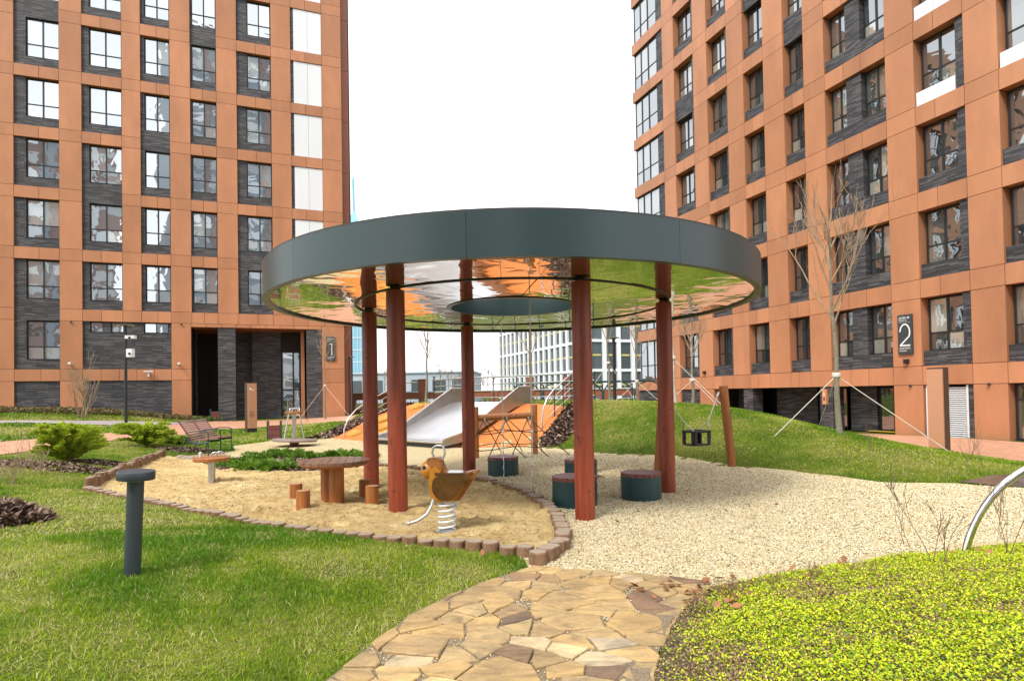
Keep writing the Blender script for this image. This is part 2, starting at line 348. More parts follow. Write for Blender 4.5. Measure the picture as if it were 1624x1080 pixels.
def drape(name, poly, dz, mat, cell=GS, zf=None, kind='structure'):
    """a sheet lying on the ground inside a plan outline, cut to the ground's own grid"""
    zf = zf or Z; xs = [p[0] for p in poly]; ys = [p[1] for p in poly]
    mb = MB(); key = {}
    def vid(x, y):
        k = (round(x, 4), round(y, 4))
        if k not in key: key[k] = len(mb.v); mb.v.append((x, y, zf(x, y) + dz))
        return key[k]
    def clip(pts, ax, val, keep_less):
        out = []; n = len(pts)
        for i in range(n):
            a, b = pts[i], pts[(i + 1) % n]; ia = (a[ax] <= val) if keep_less else (a[ax] >= val); ib = (b[ax] <= val) if keep_less else (b[ax] >= val)
            if ia: out.append(a)
            if ia != ib:
                t = (val - a[ax]) / (b[ax] - a[ax]); out.append((a[0] + (b[0] - a[0]) * t, a[1] + (b[1] - a[1]) * t))
        return out
    i0, i1 = math.floor((min(xs) - GX0) / cell), math.ceil((max(xs) - GX0) / cell); j0, j1 = math.floor((min(ys) - GY0) / cell), math.ceil((max(ys) - GY0) / cell)
    for i in range(i0, i1):
        xa, xb = GX0 + i * cell, GX0 + (i + 1) * cell
        strip = clip(clip(poly, 0, xa, False), 0, xb, True) if True else poly
        if len(strip) < 3: continue
        for j in range(j0, j1):
            ya, yb = GY0 + j * cell, GY0 + (j + 1) * cell
            c = clip(clip(strip, 1, ya, False), 1, yb, True)
            if len(c) < 3: continue
            ids = []
            for p in c:
                v = vid(*p)
                if v not in ids: ids.append(v)
            if len(ids) >= 3: mb.f.append(tuple(ids))
    me = mb.mesh(name); bm = bmesh.new(); bm.from_mesh(me)
    bmesh.ops.recalc_face_normals(bm, faces=bm.faces)
    for f in bm.faces:
        if f.normal.z < 0: f.normal_flip()
    bm.to_mesh(me); bm.free(); me.shade_smooth()
    o = obj(name, me, mat)
    if kind: o['kind'] = kind
    return o

# lawn sheet: the whole ground, fine near, carried out to the horizon by a ring of big faces
def lawn_mat():
    m, t, p = new_mat('lawn_soil')
    f = noise(t, 0.9, 6, 0.65); f2 = noise(t, 14, 4, 0.7)
    c = ramp(t, f, [(0.3, (0.05, 0.085, 0.008)), (0.5, (0.10, 0.13, 0.018)), (0.70, (0.19, 0.18, 0.05))])
    c = mixc(t, 0.55, c, ramp(t, f2, [(0.3, (0.2,) * 3), (0.7, (0.8,) * 3)]), 'OVERLAY')
    t.links.new(c, p.inputs['Base Color']); p.inputs['Roughness'].default_value = 0.9; p.inputs['Specular IOR Level'].default_value = 0.1
    bump(t, p, noise(t, 40, 4, 0.7), 0.7, 0.03); return m
M['lawn'] = lawn_mat()
ny, nx = ZZ.shape
V = np.c_[XX.ravel(), YY.ravel(), ZZ.ravel()]
ii, jj = np.meshgrid(np.arange(nx - 1), np.arange(ny - 1)); a = (jj * nx + ii).ravel()
Fq = np.c_[a, a + 1, a + nx + 1, a + nx]
rim = [j * nx for j in range(ny)] + [(ny - 1) * nx + i for i in range(1, nx)] + [j * nx + nx - 1 for j in range(ny - 2, -1, -1)] + [i for i in range(nx - 2, 0, -1)]
cxy = np.array([-5.0, 25.0]); ro = V[rim].copy(); dv = ro[:, :2] - cxy; ro[:, :2] = cxy + dv / np.linalg.norm(dv, axis=1)[:, None] * 900.0; ro[:, 2] = 0.0
n0 = len(V); V = np.r_[V, ro]; m_ = len(rim)
Fr = np.array([[rim[k], n0 + k, n0 + (k + 1) % m_, rim[(k + 1) % m_]] for k in range(m_)])
lawn = bulk('ground', V, np.r_[Fq, Fr], M['lawn'], smooth=True); lawn['kind'] = 'structure'

def gravel_mat():
    m, t, p = new_mat('pale_gravel')
    vo = N(t, 'TexVoronoi'); vo.inputs['Scale'].default_value = 62; tc = N(t, 'TexCoord'); t.links.new(tc.outputs['Object'], vo.inputs['Vector'])
    sep = N(t, 'SeparateColor'); t.links.new(vo.outputs['Color'], sep.inputs[0])
    c = ramp(t, sep.outputs[0], [(0.0, (0.14, 0.10, 0.055)), (0.08, (0.42, 0.32, 0.16)), (0.28, (0.66, 0.54, 0.30)), (0.75, (0.78, 0.68, 0.43)), (1.0, (0.83, 0.78, 0.62))])
    f = noise(t, 0.55, 5, 0.6); c = mixc(t, 0.5, c, ramp(t, f, [(0.3, (0.36, 0.34, 0.30)), (0.7, (0.60, 0.60, 0.60))]), 'OVERLAY')
    dk = ramp(t, vo.outputs['Distance'], [(0.25, (1, 1, 1)), (0.75, (0.42, 0.38, 0.32))]); c = mixc(t, 0.75, c, dk, 'MULTIPLY')
    t.links.new(c, p.inputs['Base Color']); p.inputs['Roughness'].default_value = 0.85; p.inputs['Specular IOR Level'].default_value = 0.2
    iv = N(t, 'Math', operation='SUBTRACT'); iv.inputs[0].default_value = 1; t.links.new(vo.outputs['Distance'], iv.inputs[1])
    bump(t, p, iv.outputs[0], 0.8, 0.012); return m
M['gravel'] = gravel_mat()
drape('gravel', GRAVEL, 0.015, M['gravel'])
def sand_mat():
    m, t, p = new_mat('play_sand')
    f = noise(t, 1.4, 7, 0.68); f2 = noise(t, 16, 5, 0.7)
    c = ramp(t, f, [(0.25, (0.44, 0.30, 0.125)), (0.5, (0.63, 0.455, 0.21)), (0.75, (0.76, 0.60, 0.33))])
    c = mixc(t, 0.5, c, ramp(t, f2, [(0.28, (0.12,) * 3), (0.48, (0.5,) * 3), (0.7, (0.78,) * 3)]), 'OVERLAY')
    f3 = noise(t, 220, 2, 0.6); c = mixc(t, 0.25, c, f3, 'OVERLAY')
    fd_ = noise(t, 5.5, 5, 0.7, 'Object', (1, 1.5, 1), 0.8); c = mixc(t, 0.8, c, ramp(t, fd_, [(0.33, (0.52, 0.48, 0.44)), (0.47, (1, 1, 1))]), 'MULTIPLY')
    t.links.new(c, p.inputs['Base Color']); p.inputs['Roughness'].default_value = 0.9; p.inputs['Specular IOR Level'].default_value = 0.15
    bump(t, p, noise(t, 22, 7, 0.75), 0.9, 0.05); return m
M['sand'] = sand_mat()
# trodden sand: dips and ridges left by small feet
def fbm(x, y, seed, f0, octs=4):
    r_ = np.random.default_rng(seed); out = np.zeros_like(x); amp = 1.0
    for o_ in range(octs):
        for k in range(6):
            th = r_.uniform(0, 2 * math.pi); ph = r_.uniform(0, 6.28); f = f0 * 2 ** o_ * r_.uniform(0.7, 1.3)
            out += amp * np.sin((x * math.cos(th) + y * math.sin(th)) * f + ph) / 6
        amp *= 0.55
    return out
feet = rng.uniform([-9, 5.7], [0.6, 15.6], (900, 2)); fr_ = rng.uniform(0.06, 0.13, 900); fd = rng.uniform(0.025, 0.06, 900)
def sand_z(xa, ya):
    z = 0.065 + 0.022 * fbm(xa, ya, 3, 3.2, 4)
    for (fx, fy), r_, d_ in zip(feet, fr_, fd):
        q = ((xa - fx) ** 2 + (ya - fy) ** 2) / (r_ * r_)
        mk = q < 6
        z[mk] += -d_ * np.exp(-q[mk] * 1.2) + 0.6 * d_ * np.exp(-(np.sqrt(q[mk]) - 1.3) ** 2 * 5)
    return z
so_ = drape('sand', SAND, 0.0, M['sand'], cell=0.05, zf=lambda x, y: 0.0)
co = np.array([v.co[:] for v in so_.data.vertices]); co[:, 2] = sand_z(co[:, 0], co[:, 1])
so_.data.vertices.foreach_set('co', co.ravel()); so_.data.update()
SZ = 0.075

M['orange'] = simple('orange_rubber', (0.56, 0.18, 0.04), 0.7, var=0.10, scale=3, bmp=0.25)
drape('rubber_slope', ORANGE, 0.02, M['orange'], cell=0.2)

# hard paths and squares
def paving_mat(name, base, joint, sx, sy):
    m, t, p = new_mat(name); tc = N(t, 'TexCoord'); b = N(t, 'TexBrick'); t.links.new(tc.outputs['Object'], b.inputs['Vector'])
    b.inputs['Scale'].default_value = 1; b.inputs['Brick Width'].default_value = sx; b.inputs['Row Height'].default_value = sy; b.inputs['Mortar Size'].default_value = 0.006
    b.inputs['Color1'].default_value = (*[c * 0.88 for c in base], 1); b.inputs['Color2'].default_value = (*[min(1, c * 1.1) for c in base], 1); b.inputs['Mortar'].default_value = (*joint, 1)
    f = noise(t, 0.8, 6, 0.65); c = mixc(t, 0.4, b.outputs['Color'], ramp(t, f, [(0.3, (0.35,) * 3), (0.7, (0.65,) * 3)]), 'OVERLAY')
    t.links.new(c, p.inputs['Base Color']); p.inputs['Roughness'].default_value = 0.75; return m
M['terracotta'] = paving_mat('terracotta_paving', (0.55, 0.29, 0.18), (0.30, 0.17, 0.11), 0.3, 0.15)
M['grey_paving'] = paving_mat('grey_paving', (0.36, 0.32, 0.32), (0.2, 0.18, 0.17), 0.3, 0.15)
PL = [tuple(hit(*p)[:2]) for p in ((-60, 702), (0, 702), (100, 694), (178, 687), (215, 682), (262, 673), (340, 668.5), (400, 668))]
PLAZA_L = PL + [(-16.2, 34.4), (-9.6, 36.7), (-8.0, 34.0)] + [tuple(hit(*p)[:2]) for p in ((556, 668.5), (455, 673), (340, 681), (300, 690), (262, 691), (180, 699), (100, 709), (0, 722), (-60, 730))]
drape('terracotta_path', PLAZA_L, 0.02, M['terracotta'])
PATH_G = [tuple(hit(*p)[:2]) for p in ((-60, 669), (30, 667.5), (130, 668), (220, 669), (300, 671), (250, 676), (180, 675.5), (80, 672.5), (30, 671), (-60, 672.5))]
drape('grey_path', PATH_G, 0.03, M['grey_paving'])
RA, RB = Vector((15.18, 22.1)), Vector((-0.35184, 0.93606))
def rw(s, out): return tuple(RA + RB * s + Vector((-0.93606, -0.35184)) * out)
PLAZA_R = [rw(17, 0.3), rw(17, 4.2), rw(10, 4.6), rw(6, 4.9), rw(3.2, 5.2), rw(0, 5.4), rw(-6, 5.6), rw(-14, 6.2), rw(-14, 0.3)]
drape('terracotta_square', [p for p in PLAZA_R], 0.02, M['terracotta'])
M['wet'] = simple('wet_asphalt', (0.10, 0.085, 0.07), 0.18, var=0.4, scale=2)
drape('wet_walk', [(7.0, 9.5), (7.5, 9.05), (8.2, 8.65), (9.1, 7.35), (10.6, 8.0), (9.6, 9.3), (8.7, 9.9), (7.8, 9.8)], 0.022, M['wet'])

# flagstone path: every stone its own slab
M['grit'] = simple('joint_grit', (0.26, 0.20, 0.125), 0.9, var=0.5, scale=55, bmp=0.8)
path_o = drape('flagstone_path', PATH, 0.019, M['grit'])
def stone_mat():
    m, t, p = new_mat('yellow_sandstone'); r = objrand(t)
    base = ramp(t, r, [(0.0, (0.14, 0.10, 0.07)), (0.05, (0.22, 0.135, 0.085)), (0.10, (0.34, 0.24, 0.12)), (0.35, (0.42, 0.285, 0.125)), (0.6, (0.38, 0.28, 0.145)), (0.8, (0.46, 0.32, 0.145)), (0.93, (0.54, 0.42, 0.25)), (1.0, (0.32, 0.275, 0.20))])
    f = noise(t, 3.2, 6, 0.65, 'World', dist=1.2, stretch=(1, 2.4, 1)); c = mixc(t, 0.85, base, ramp(t, f, [(0.26, (0.20, 0.19, 0.20)), (0.5, (0.5,) * 3), (0.72, (0.74, 0.68, 0.58))]), 'OVERLAY'); fb2 = noise(t, 1.6, 5, 0.7, 'World', dist=0.5); c = mixc(t, 0.45, c, ramp(t, fb2, [(0.35, (0.28, 0.27, 0.27)), (0.65, (0.68, 0.66, 0.62))]), 'OVERLAY')
    f2 = noise(t, 40, 4, 0.7, 'World'); c = mixc(t, 0.3, c, f2, 'OVERLAY')
    t.links.new(c, p.inputs['Base Color']); p.inputs['Roughness'].default_value = 0.72
    bump(t, p, noise(t, 9, 7, 0.7, 'World', dist=0.8), 0.5, 0.02); return m
M['stone'] = stone_mat()
def clip_half(poly, px, py, nx_, ny_):
    out = []; n = len(poly)
    for i in range(n):
        a, b = poly[i], poly[(i + 1) % n]; da = (a[0] - px) * nx_ + (a[1] - py) * ny_; db = (b[0] - px) * nx_ + (b[1] - py) * ny_
        if da <= 0: out.append(a)
        if (da <= 0) != (db <= 0): t = da / (da - db); out.append((a[0] + (b[0] - a[0]) * t, a[1] + (b[1] - a[1]) * t))
    return out
PATH_IN = [(-1.62, .5), (-1.55, 1.4), (-1.33, 2.2), (-1.17, 2.75), (-1.0, 3.31), (-.87, 3.8), (-.72, 4.22), (-.52, 4.56), (-.27, 4.87), (-.02, 5.12), (.15, 5.33), (.55, 5.2), (.95, 5.12), (1.3, 4.93), (1.62, 4.8), (1.42, 4.55), (1.27, 4.37), (1.12, 4.12), (1.01, 3.92), (.85, 3.55), (.73, 3.25), (.64, 2.7), (.58, 2.2), (.66, .5)]
sites = []
tries = 0
while tries < 14000:
    tries += 1
    x, y = rnd.uniform(-1.8, 2.0), rnd.uniform(0.6, 5.5)
    big = rnd.random() < 0.30; md = 0.27 if big else 0.15
    if all(math.hypot((x - a) * 0.72, (y - b) * 1.2) > max(md, c) * (0.9 if c != md else 1) for a, b, c in sites): sites.append((x, y, md))
for k, (x, y, md) in enumerate(sites):
    poly = list(PATH_IN)
    for hx, hy in ((1, 0), (-1, 0), (0, 1), (0, -1)): poly = clip_half(poly, x + .7 * hx, y + .7 * hy, hx, hy)
    if len(poly) < 3: continue
    g = rnd.uniform(0.003, 0.009)
    for q, (a, b, c) in enumerate(sites):
        if q == k or abs(a - x) > 1.2 or abs(b - y) > 1.2: continue
        dx, dy = a - x, b - y; L = math.hypot(dx, dy); mp = 0.5 + 0.13 * (md - c) / 0.12
        # a little skew makes the joints meet at odd angles
        sk = 0.5 * math.sin(12.9 * (x + a) + 7.1 * (y + b)); nx_, ny_ = dx / L - sk * dy / L, dy / L + sk * dx / L; ln = math.hypot(nx_, ny_)
        poly = clip_half(poly, x + dx * mp - dx / L * g, y + dy * mp - dy / L * g, nx_ / ln, ny_ / ln)
        if len(poly) < 3: break
    if len(poly) < 3: continue
    cx_, cy_ = sum(p[0] for p in poly) / len(poly), sum(p[1] for p in poly) / len(poly)
    ar = abs(sum(poly[i][0] * poly[(i + 1) % len(poly)][1] - poly[(i + 1) % len(poly)][0] * poly[i][1] for i in range(len(poly)))) / 2
    if ar < .006 or cy_ < .7: continue
    # roughen the rim
    rimp = []
    for i in range(len(poly)):
        a, b = poly[i], poly[(i + 1) % len(poly)]; L = math.hypot(b[0] - a[0], b[1] - a[1]); n_ = max(1, min(4, int(L / 0.09)))
        for j in range(n_):
            t_ = j / n_; jx, jy = (rnd.uniform(-.006, .006), rnd.uniform(-.006, .006)); rimp.append((a[0] + (b[0] - a[0]) * t_ + jx - cx_, a[1] + (b[1] - a[1]) * t_ + jy - cy_))
    if len(rimp) < 3: continue
    h = rnd.uniform(0.024, 0.031); mb = MB(); n_ = len(rimp)
    tx, ty = rnd.uniform(-.02, .02), rnd.uniform(-.02, .02)
    vs = [(p[0], p[1], 0.0) for p in rimp] + [(p[0], p[1], h - 0.006 + tx * p[0] + ty * p[1]) for p in rimp] + [(p[0] * .95, p[1] * .95, h + tx * p[0] + ty * p[1] + rnd.uniform(-.002, .002)) for p in rimp]
    fs = [(i, (i + 1) % n_, n_ + (i + 1) % n_, n_ + i) for i in range(n_)] + [(n_ + i, n_ + (i + 1) % n_, 2 * n_ + (i + 1) % n_, 2 * n_ + i) for i in range(n_)] + [tuple(range(2 * n_, 3 * n_))]
    mb.add(vs, fs).build('flagstone', M['stone'], path_o, loc=(cx_, cy_, 0.008))

# ================================================================== BUILDINGS
UNIT = MB().box(-.5, .5, -.5, .5, -.5, .5).mesh('unit_box')
_unit = {}
def slab(name, mat, parent, x0, x1, y0, y1, z0, z1):
    k = (name, mat.name)
    if k not in _unit:
        me = UNIT.copy(); me.materials.append(mat); _unit[k] = me
    o = bpy.data.objects.new(name, _unit[k]); COL.objects.link(o); o.parent = parent
    o.location = ((x0 + x1) / 2, (y0 + y1) / 2, (z0 + z1) / 2); o.scale = (x1 - x0, y1 - y0, z1 - z0); return o
JG = 0.009                                               # half a panel joint
def panel(root, x0, x1, z0, z1, d=0.34, y0=0.0, mat='copper'):
    return slab('facade_panel', M[mat], root, x0 + JG, x1 - JG, y0, y0 + d, z0 + JG, z1 - JG)
def window(root, x0, x1, z0, z1, y, glass, cols=(0.5,), transom=0.34, fw=0.055, tmat=None):
    """frame with posts at the given fractions and one transom; each pane its own sheet, under the frame"""
    mb = MB(); d0, d1 = y, y + 0.07
    mb.box(x0, x0 + fw, d0, d1, z0, z1).box(x1 - fw, x1, d0, d1, z0, z1).box(x0 + fw, x1 - fw, d0, d1, z0, z0 + fw).box(x0 + fw, x1 - fw, d0, d1, z1 - fw, z1)
    edges = [x0] + [x0 + (x1 - x0) * c for c in cols] + [x1]
    for e in edges[1:-1]: mb.box(e - fw * .6, e + fw * .6, d0 - .012, d1, z0 + fw, z1 - fw)
    zt = z0 + (z1 - z0) * transom if transom else None
    if zt:
        for a, b in zip(edges, edges[1:]): mb.box(a + fw * .6, b - fw * .6, d0 + .004, d1, zt - fw * .5, zt + fw * .5)
    f = mb.build('window', M['frame'], root)
    for a, b in zip(edges, edges[1:]):
        for c, d in ([(z0, zt), (zt, z1)] if zt else [(z0, z1)]):
            p = slab('pane', M[glass], f, a + .02, b - .02, y + .03, y + .045, c + .02, d - .02)
            p.rotation_euler = (R(rnd.uniform(-.25, .25)), 0, R(rnd.uniform(-.3, .3)))
    mb = MB().box(x0 - .03, x1 + .03 if False else x1, y - .1, y + .02, z0 - .03, z0 - .002); mb.build('sill', M['frame'], f)
    return f
def brickwork(root, rects, y0, y1, name='brick_wall'):
    mb = MB()
    for x0, x1, z0, z1 in rects: mb.box(x0, x1, y0, y1, z0, z1)
    return mb.build(name, M['brick'], root)

# ---- left block
UL = R(20.6)
bl = thing('apartment_building', 'copper coloured apartment block with charcoal brick bays and open entrance portico, left', 'building', (-10.245, 36.9, 0), UL, 'copper apartment blocks')
BAYS_L = [(-2.93, -1.15), (-5.9, -4.04), (-8.32, -6.98), (-10.78, -9.35), (-13.53, -11.68), (-16.52, -14.55), (-19.5, -17.6), (-22.1, -20.6), (-24.6, -23.2), (-27.5, -25.6)]
MARG_L = [.17, .50, .06, .18, .32, .50, .3, .2, .4, .3]
MERGE_L = {(1, 2), (4, 3), (3, 4), (2, 6), (5, 1), (5, 6), (6, 3), (7, 2), (8, 5), (9, 4), (1, 8), (3, 8)}      # (bay, k): no band at level k, brick runs through
BH, FH, Z0L, KL = 0.63, 3.2, 3.25, 9
zl = lambda k: Z0L + FH * k
slab('core_wall', M['backing'], bl, -29, -.05, .62, 14, .0, zl(KL) + .9)
piers = [(-1.15, 0.0)] + [(BAYS_L[i + 1][1], BAYS_L[i][0]) for i in range(len(BAYS_L) - 1)] + [(-29, BAYS_L[-1][0])]
for k in range(1, KL + 1):
    for x0, x1 in piers:
        panel(bl, x0, x1, zl(k) - BH, zl(k))
        if k < KL: panel(bl, x0, x1, zl(k), zl(k + 1) - BH)
    for b, (x0, x1) in enumerate(BAYS_L):
        if (b, k) not in MERGE_L:
            xm = x0 + (x1 - x0) * (0.55 if b % 2 else 0.47); panel(bl, x0, xm, zl(k) - BH, zl(k)); panel(bl, xm, x1, zl(k) - BH, zl(k))
        if k == KL: continue
        top = zl(k + 1) - BH if (b, k + 1) not in MERGE_L else zl(k + 1) - BH
        if b == 0:
            brickwork(bl, [(x0, x0 + .17, zl(k), top)], .08, .5)
            xm = (x0 + .17 + x1) / 2
            slab('white_panel', M['white_panel'], bl, x0 + .175, xm - .006, .05, .4, zl(k) + .02, top - .02); slab('white_panel', M['white_panel'], bl, xm + .006, x1 - .01, .05, .4, zl(k) + .02, top - .02)
            continue
        mg = MARG_L[b] + (0.06 if k in (5, 6) and b == 1 else 0); wz = zl(k) + .5
        rects = [(x0, x0 + mg, wz, top), (x0, x1, zl(k), wz)]
        if (b, k + 1) in MERGE_L: rects.append((x0, x1, top, zl(k + 1)))
        brickwork(bl, rects, .10, .5); window(bl, x0 + mg, x1 - .005, wz, top - .03, .2, 'glass_l')
# row 0 and the ground floor of the closed part
for x0, x1 in piers:
    if x1 > -8.4 or abs(x0 + 11.68) < .01: continue
    panel(bl, x0, x1, zl(0), zl(1) - BH); panel(bl, x0, x1, zl(0) - BH, zl(0)); panel(bl, x0, x1, 0.0, zl(0) - BH)
panel(bl, -9.35, -8.37, zl(0), zl(1) - BH)
for b in (5, 6, 7, 8, 9):
    x0, x1 = BAYS_L[b]; wz = zl(0) + .5; top = zl(1) - BH
    brickwork(bl, [(x0, x0 + MARG_L[b], wz, top), (x0, x1, zl(0), wz)] + ([(x0, x1, top, zl(1))] if (b, 1) in MERGE_L else []), .10, .5)
    window(bl, x0 + MARG_L[b], x1 - .005, wz, top - .03, .2, 'glass_l')
    xm = x0 + (x1 - x0) * .58; panel(bl, x0, xm, zl(0) - BH, zl(0)); panel(bl, xm, x1, zl(0) - BH, zl(0)); brickwork(bl, [(x0, x1, 0.0, zl(0) - BH)], .08, .5)
# wide brick field of bays 2 and 3 with three slot windows
x0, x1 = BAYS_L[4][0], BAYS_L[3][1]; zt = zl(1) - BH; ws = [(-13.22, -12.62), (-12.26, -11.66), (-10.70, -9.50)]; wb = 5.24
rects = [(x0, x1, zl(0), wb)]; e = x0
for a, b_ in ws: rects.append((e, a, wb, zt)); e = b_
rects.append((e, x1, wb, zt)); brickwork(bl, rects, .10, .5)
for a, b_ in ws: window(bl, a, b_, wb, zt - .01, .2, 'glass_l', cols=(.5,) if b_ - a > .8 else (), transom=None, fw=.05)
panel(bl, BAYS_L[4][1], BAYS_L[3][0], zl(1) - BH, zl(1)) if False else None
n_ = 5
for i in range(n_): panel(bl, x0 + (x1 - x0) * i / n_, x0 + (x1 - x0) * (i + 1) / n_, zl(0) - BH, zl(0))
brickwork(bl, [(x0, x1, 0.0, zl(0) - BH)], .08, .5)
# portico
PT = 5.62
for a, b_ in ((-9.35, -8.37),): panel(bl, a, b_, zl(0) - BH, zl(0)); panel(bl, a, b_, .0, zl(0) - BH)
for i in range(9):
    a = -8.37 + 7.05 * i / 9; panel(bl, a, a + 7.05 / 9, PT, zl(1) - BH)
panel(bl, -1.32, 0, zl(0), zl(1) - BH); panel(bl, -1.32, 0, 2.4, zl(0)); panel(bl, -1.32, 0, .0, 2.4)
brickwork(bl, [(-7.01, -6.09, 0, PT)], .06, .9, 'portico_column'); brickwork(bl, [(-2.2, -1.33, 0, PT)], .06, .9, 'portico_column')
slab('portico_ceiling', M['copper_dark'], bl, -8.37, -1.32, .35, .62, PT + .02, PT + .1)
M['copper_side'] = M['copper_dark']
# the core is cut back behind the portico: side walls, back wall, door
core = [o for o in bl.children if o.name.startswith('core_wall')][0]; core.location.x = (-29 - 8.5) / 2; core.scale.x = 20.5
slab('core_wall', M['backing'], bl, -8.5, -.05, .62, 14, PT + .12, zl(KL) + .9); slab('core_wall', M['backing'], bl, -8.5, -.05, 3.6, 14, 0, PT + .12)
brickwork(bl, [(-5.3, -3.66, 0, PT)], 1.9, 2.3, 'portico_wall'); brickwork(bl, [(-8.48, -8.38, 0, PT), (-6.5, -5.3, 0, PT)], 2.6, 3.5, 'portico_wall')
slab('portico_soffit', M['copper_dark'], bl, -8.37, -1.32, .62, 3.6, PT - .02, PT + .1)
slab('side_lining', M['copper'], bl, -2.5, -2.3, .9, 2.5, 0, PT - .03)
window(bl, -3.62, -2.52, .3, 4.4, 1.95, 'glass_l', cols=(.62,), transom=.42, fw=.08)
slab('door_lintel', M['backing'], bl, -3.64, -2.5, 1.9, 2.2, 4.42, PT - .03)
# narrow set-back strip round the right corner
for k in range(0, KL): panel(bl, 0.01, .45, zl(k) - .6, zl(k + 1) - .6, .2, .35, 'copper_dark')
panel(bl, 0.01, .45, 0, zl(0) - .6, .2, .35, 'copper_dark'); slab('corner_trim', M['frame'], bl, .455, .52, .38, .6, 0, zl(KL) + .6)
panel(bl, -29, 0, zl(KL), zl(KL) + .9); slab('core_wall', M['backing'], bl, -.04, .44, .56, 14, .0, zl(KL) + .6)

# ---- right block
br = thing('apartment_building', 'copper coloured apartment block with deep set windows and glazed corner, right', 'building', (15.18, 22.1, -.3), R(-69.4), 'copper apartment blocks')
BAYS_R = [(-19.2, -15.8), (-14.65, -12.87), (-11.68, -10.1), (-8.9, -7.55), (-6.29, -5.14), (-4.03, -1.24), (-.1, 1.63), (2.7, 4.5), (5.6, 7.4), (8.5, 10.3), (11.4, 13.2)]
RM_R = [0, .25, .22, .0, .0, .0, .32, .2, .2, .2, .2]       # brick strip at the right of the window
MERGE_R = {(1, 5), (3, 6), (4, 5), (8, 3), (9, 6)}
Z0R, KR, BHR = 2.6, 9, 0.70                                  # local heights (base at -0.3)
zr = lambda k: Z0R + FH * k
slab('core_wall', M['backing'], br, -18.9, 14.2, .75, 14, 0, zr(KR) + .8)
for o in (core,): pass
pr = [(BAYS_R[i][1], BAYS_R[i + 1][0]) for i in range(len(BAYS_R) - 1)] + [(BAYS_R[-1][1], 14.4)]
for k in range(0, KR + 1):
    for i, (x0, x1) in enumerate(pr):
        panel(br, x0, x1, zr(k) - BHR, zr(k), .5, 0, 'copper_dark' if (i, k) == (3, 6) else 'copper')
        if k < KR: panel(br, x0, x1, zr(k), zr(k + 1) - BHR, .5)
    for b, (x0, x1) in enumerate(BAYS_R):
        if (b, k) not in MERGE_R:
            if b == 5: cuts = (.0, .33, .62, 1.)
            elif b == 0: cuts = (0, .3, .6, 1.)
            else: cuts = (0, .42, 1.)
            for u, v in zip(cuts, cuts[1:]): panel(br, x0 + (x1 - x0) * u, x0 + (x1 - x0) * v, zr(k) - BHR, zr(k), .5)
        if k == KR: continue
        top = zr(k + 1) - BHR; wz = zr(k) + .55; extra = [(x0, x1, top, zr(k + 1))] if (b, k + 1) in MERGE_R else []
        if b == 0:
            brickwork(br, [(x1 - .75, x1, zr(k), top)], .1, .55); window(br, x0 + .12, x1 - .75, zr(k) + .02, top - .02, .14, 'glass_c', cols=(.3, .62), transom=.36)
            slab('corner_pane', M['glass_c'], br, x0 + .08, x0 + .11, .14, 1.6, zr(k) + .02, top - .02); continue
        if b == 5:
            brickwork(br, [(x0, x1, zr(k), wz), (x0 + .98, x0 + 1.66, wz, top)], .1, .6)
            window(br, x0 + .05, x0 + .98, wz, top - .02, .36, 'glass_r'); window(br, x0 + 1.66, x1 - .02, wz, top - .02, .36, 'glass_r'); continue
        rm = RM_R[b]
        if b in (6, 7) and k in (3, 4):
            xm = (x0 + x1 - rm) / 2
            slab('white_panel', M['white_panel'], br, x0 + .02, xm - .006, .06, .4, zr(k) + .02, wz - .03); slab('white_panel', M['white_panel'], br, xm + .006, x1 - rm - .01, .06, .4, zr(k) + .02, wz - .03)
            rects = [(x1 - rm, x1, zr(k), top)]
        else: rects = [(x0, x1, zr(k), wz)] + ([(x1 - rm, x1, wz, top)] if rm else [])
        brickwork(br, rects, .1, .6); (brickwork(br, extra, .1, .6) if extra else None); window(br, x0 + .04, x1 - rm - .01, wz, top - .02, .36, 'glass_r')
panel(br, -19.2, 14.4, zr(KR), zr(KR) + .8, .5)
# ground floor
G1 = zr(0) - BHR
for x0, x1 in pr:
    if -12 < (x0 + x1) / 2 < -2: continue
    panel(br, x0, x1, 0, G1, .5)
for b in (1,): brickwork(br, [(BAYS_R[b][0], BAYS_R[b][1], 0, G1)], .1, .6)
brickwork(br, [(BAYS_R[0][0], BAYS_R[0][1], 0, G1)], .1, .6)
lv = MB(); x0, x1 = BAYS_R[6][0] + .04, BAYS_R[6][1] - .22; z = .05
lv.box(x0, x0 + .06, .08, .2, 0.0, G1 - .02).box(x1 - .06, x1, .08, .2, 0.0, G1 - .02).box((x0 + x1) / 2 - .03, (x0 + x1) / 2 + .03, .08, .2, 0, G1 - .02).build('louvre_frame', M['white_metal'], br)
slat = None
while z < G1 - .06:
    if slat is None: slat = MB().box(x0 + .06, x1 - .06, -.045, .045, -.006, .006, Matrix.Rotation(R(38), 4, 'X')).mesh('louvre_slat')
    o = obj('louvre_slat', slat, M['white_metal'], br, (0, .14, z)); z += .075
brickwork(br, [(x1, BAYS_R[6][1], 0, G1)], .1, .6)
for b in (7, 8, 9, 10): window(br, BAYS_R[b][0] + .02, BAYS_R[b][1] - .02, .05, G1 - .02, .3, 'glass_r', cols=(.4, .7) if b == 7 else (.5,), transom=.72)
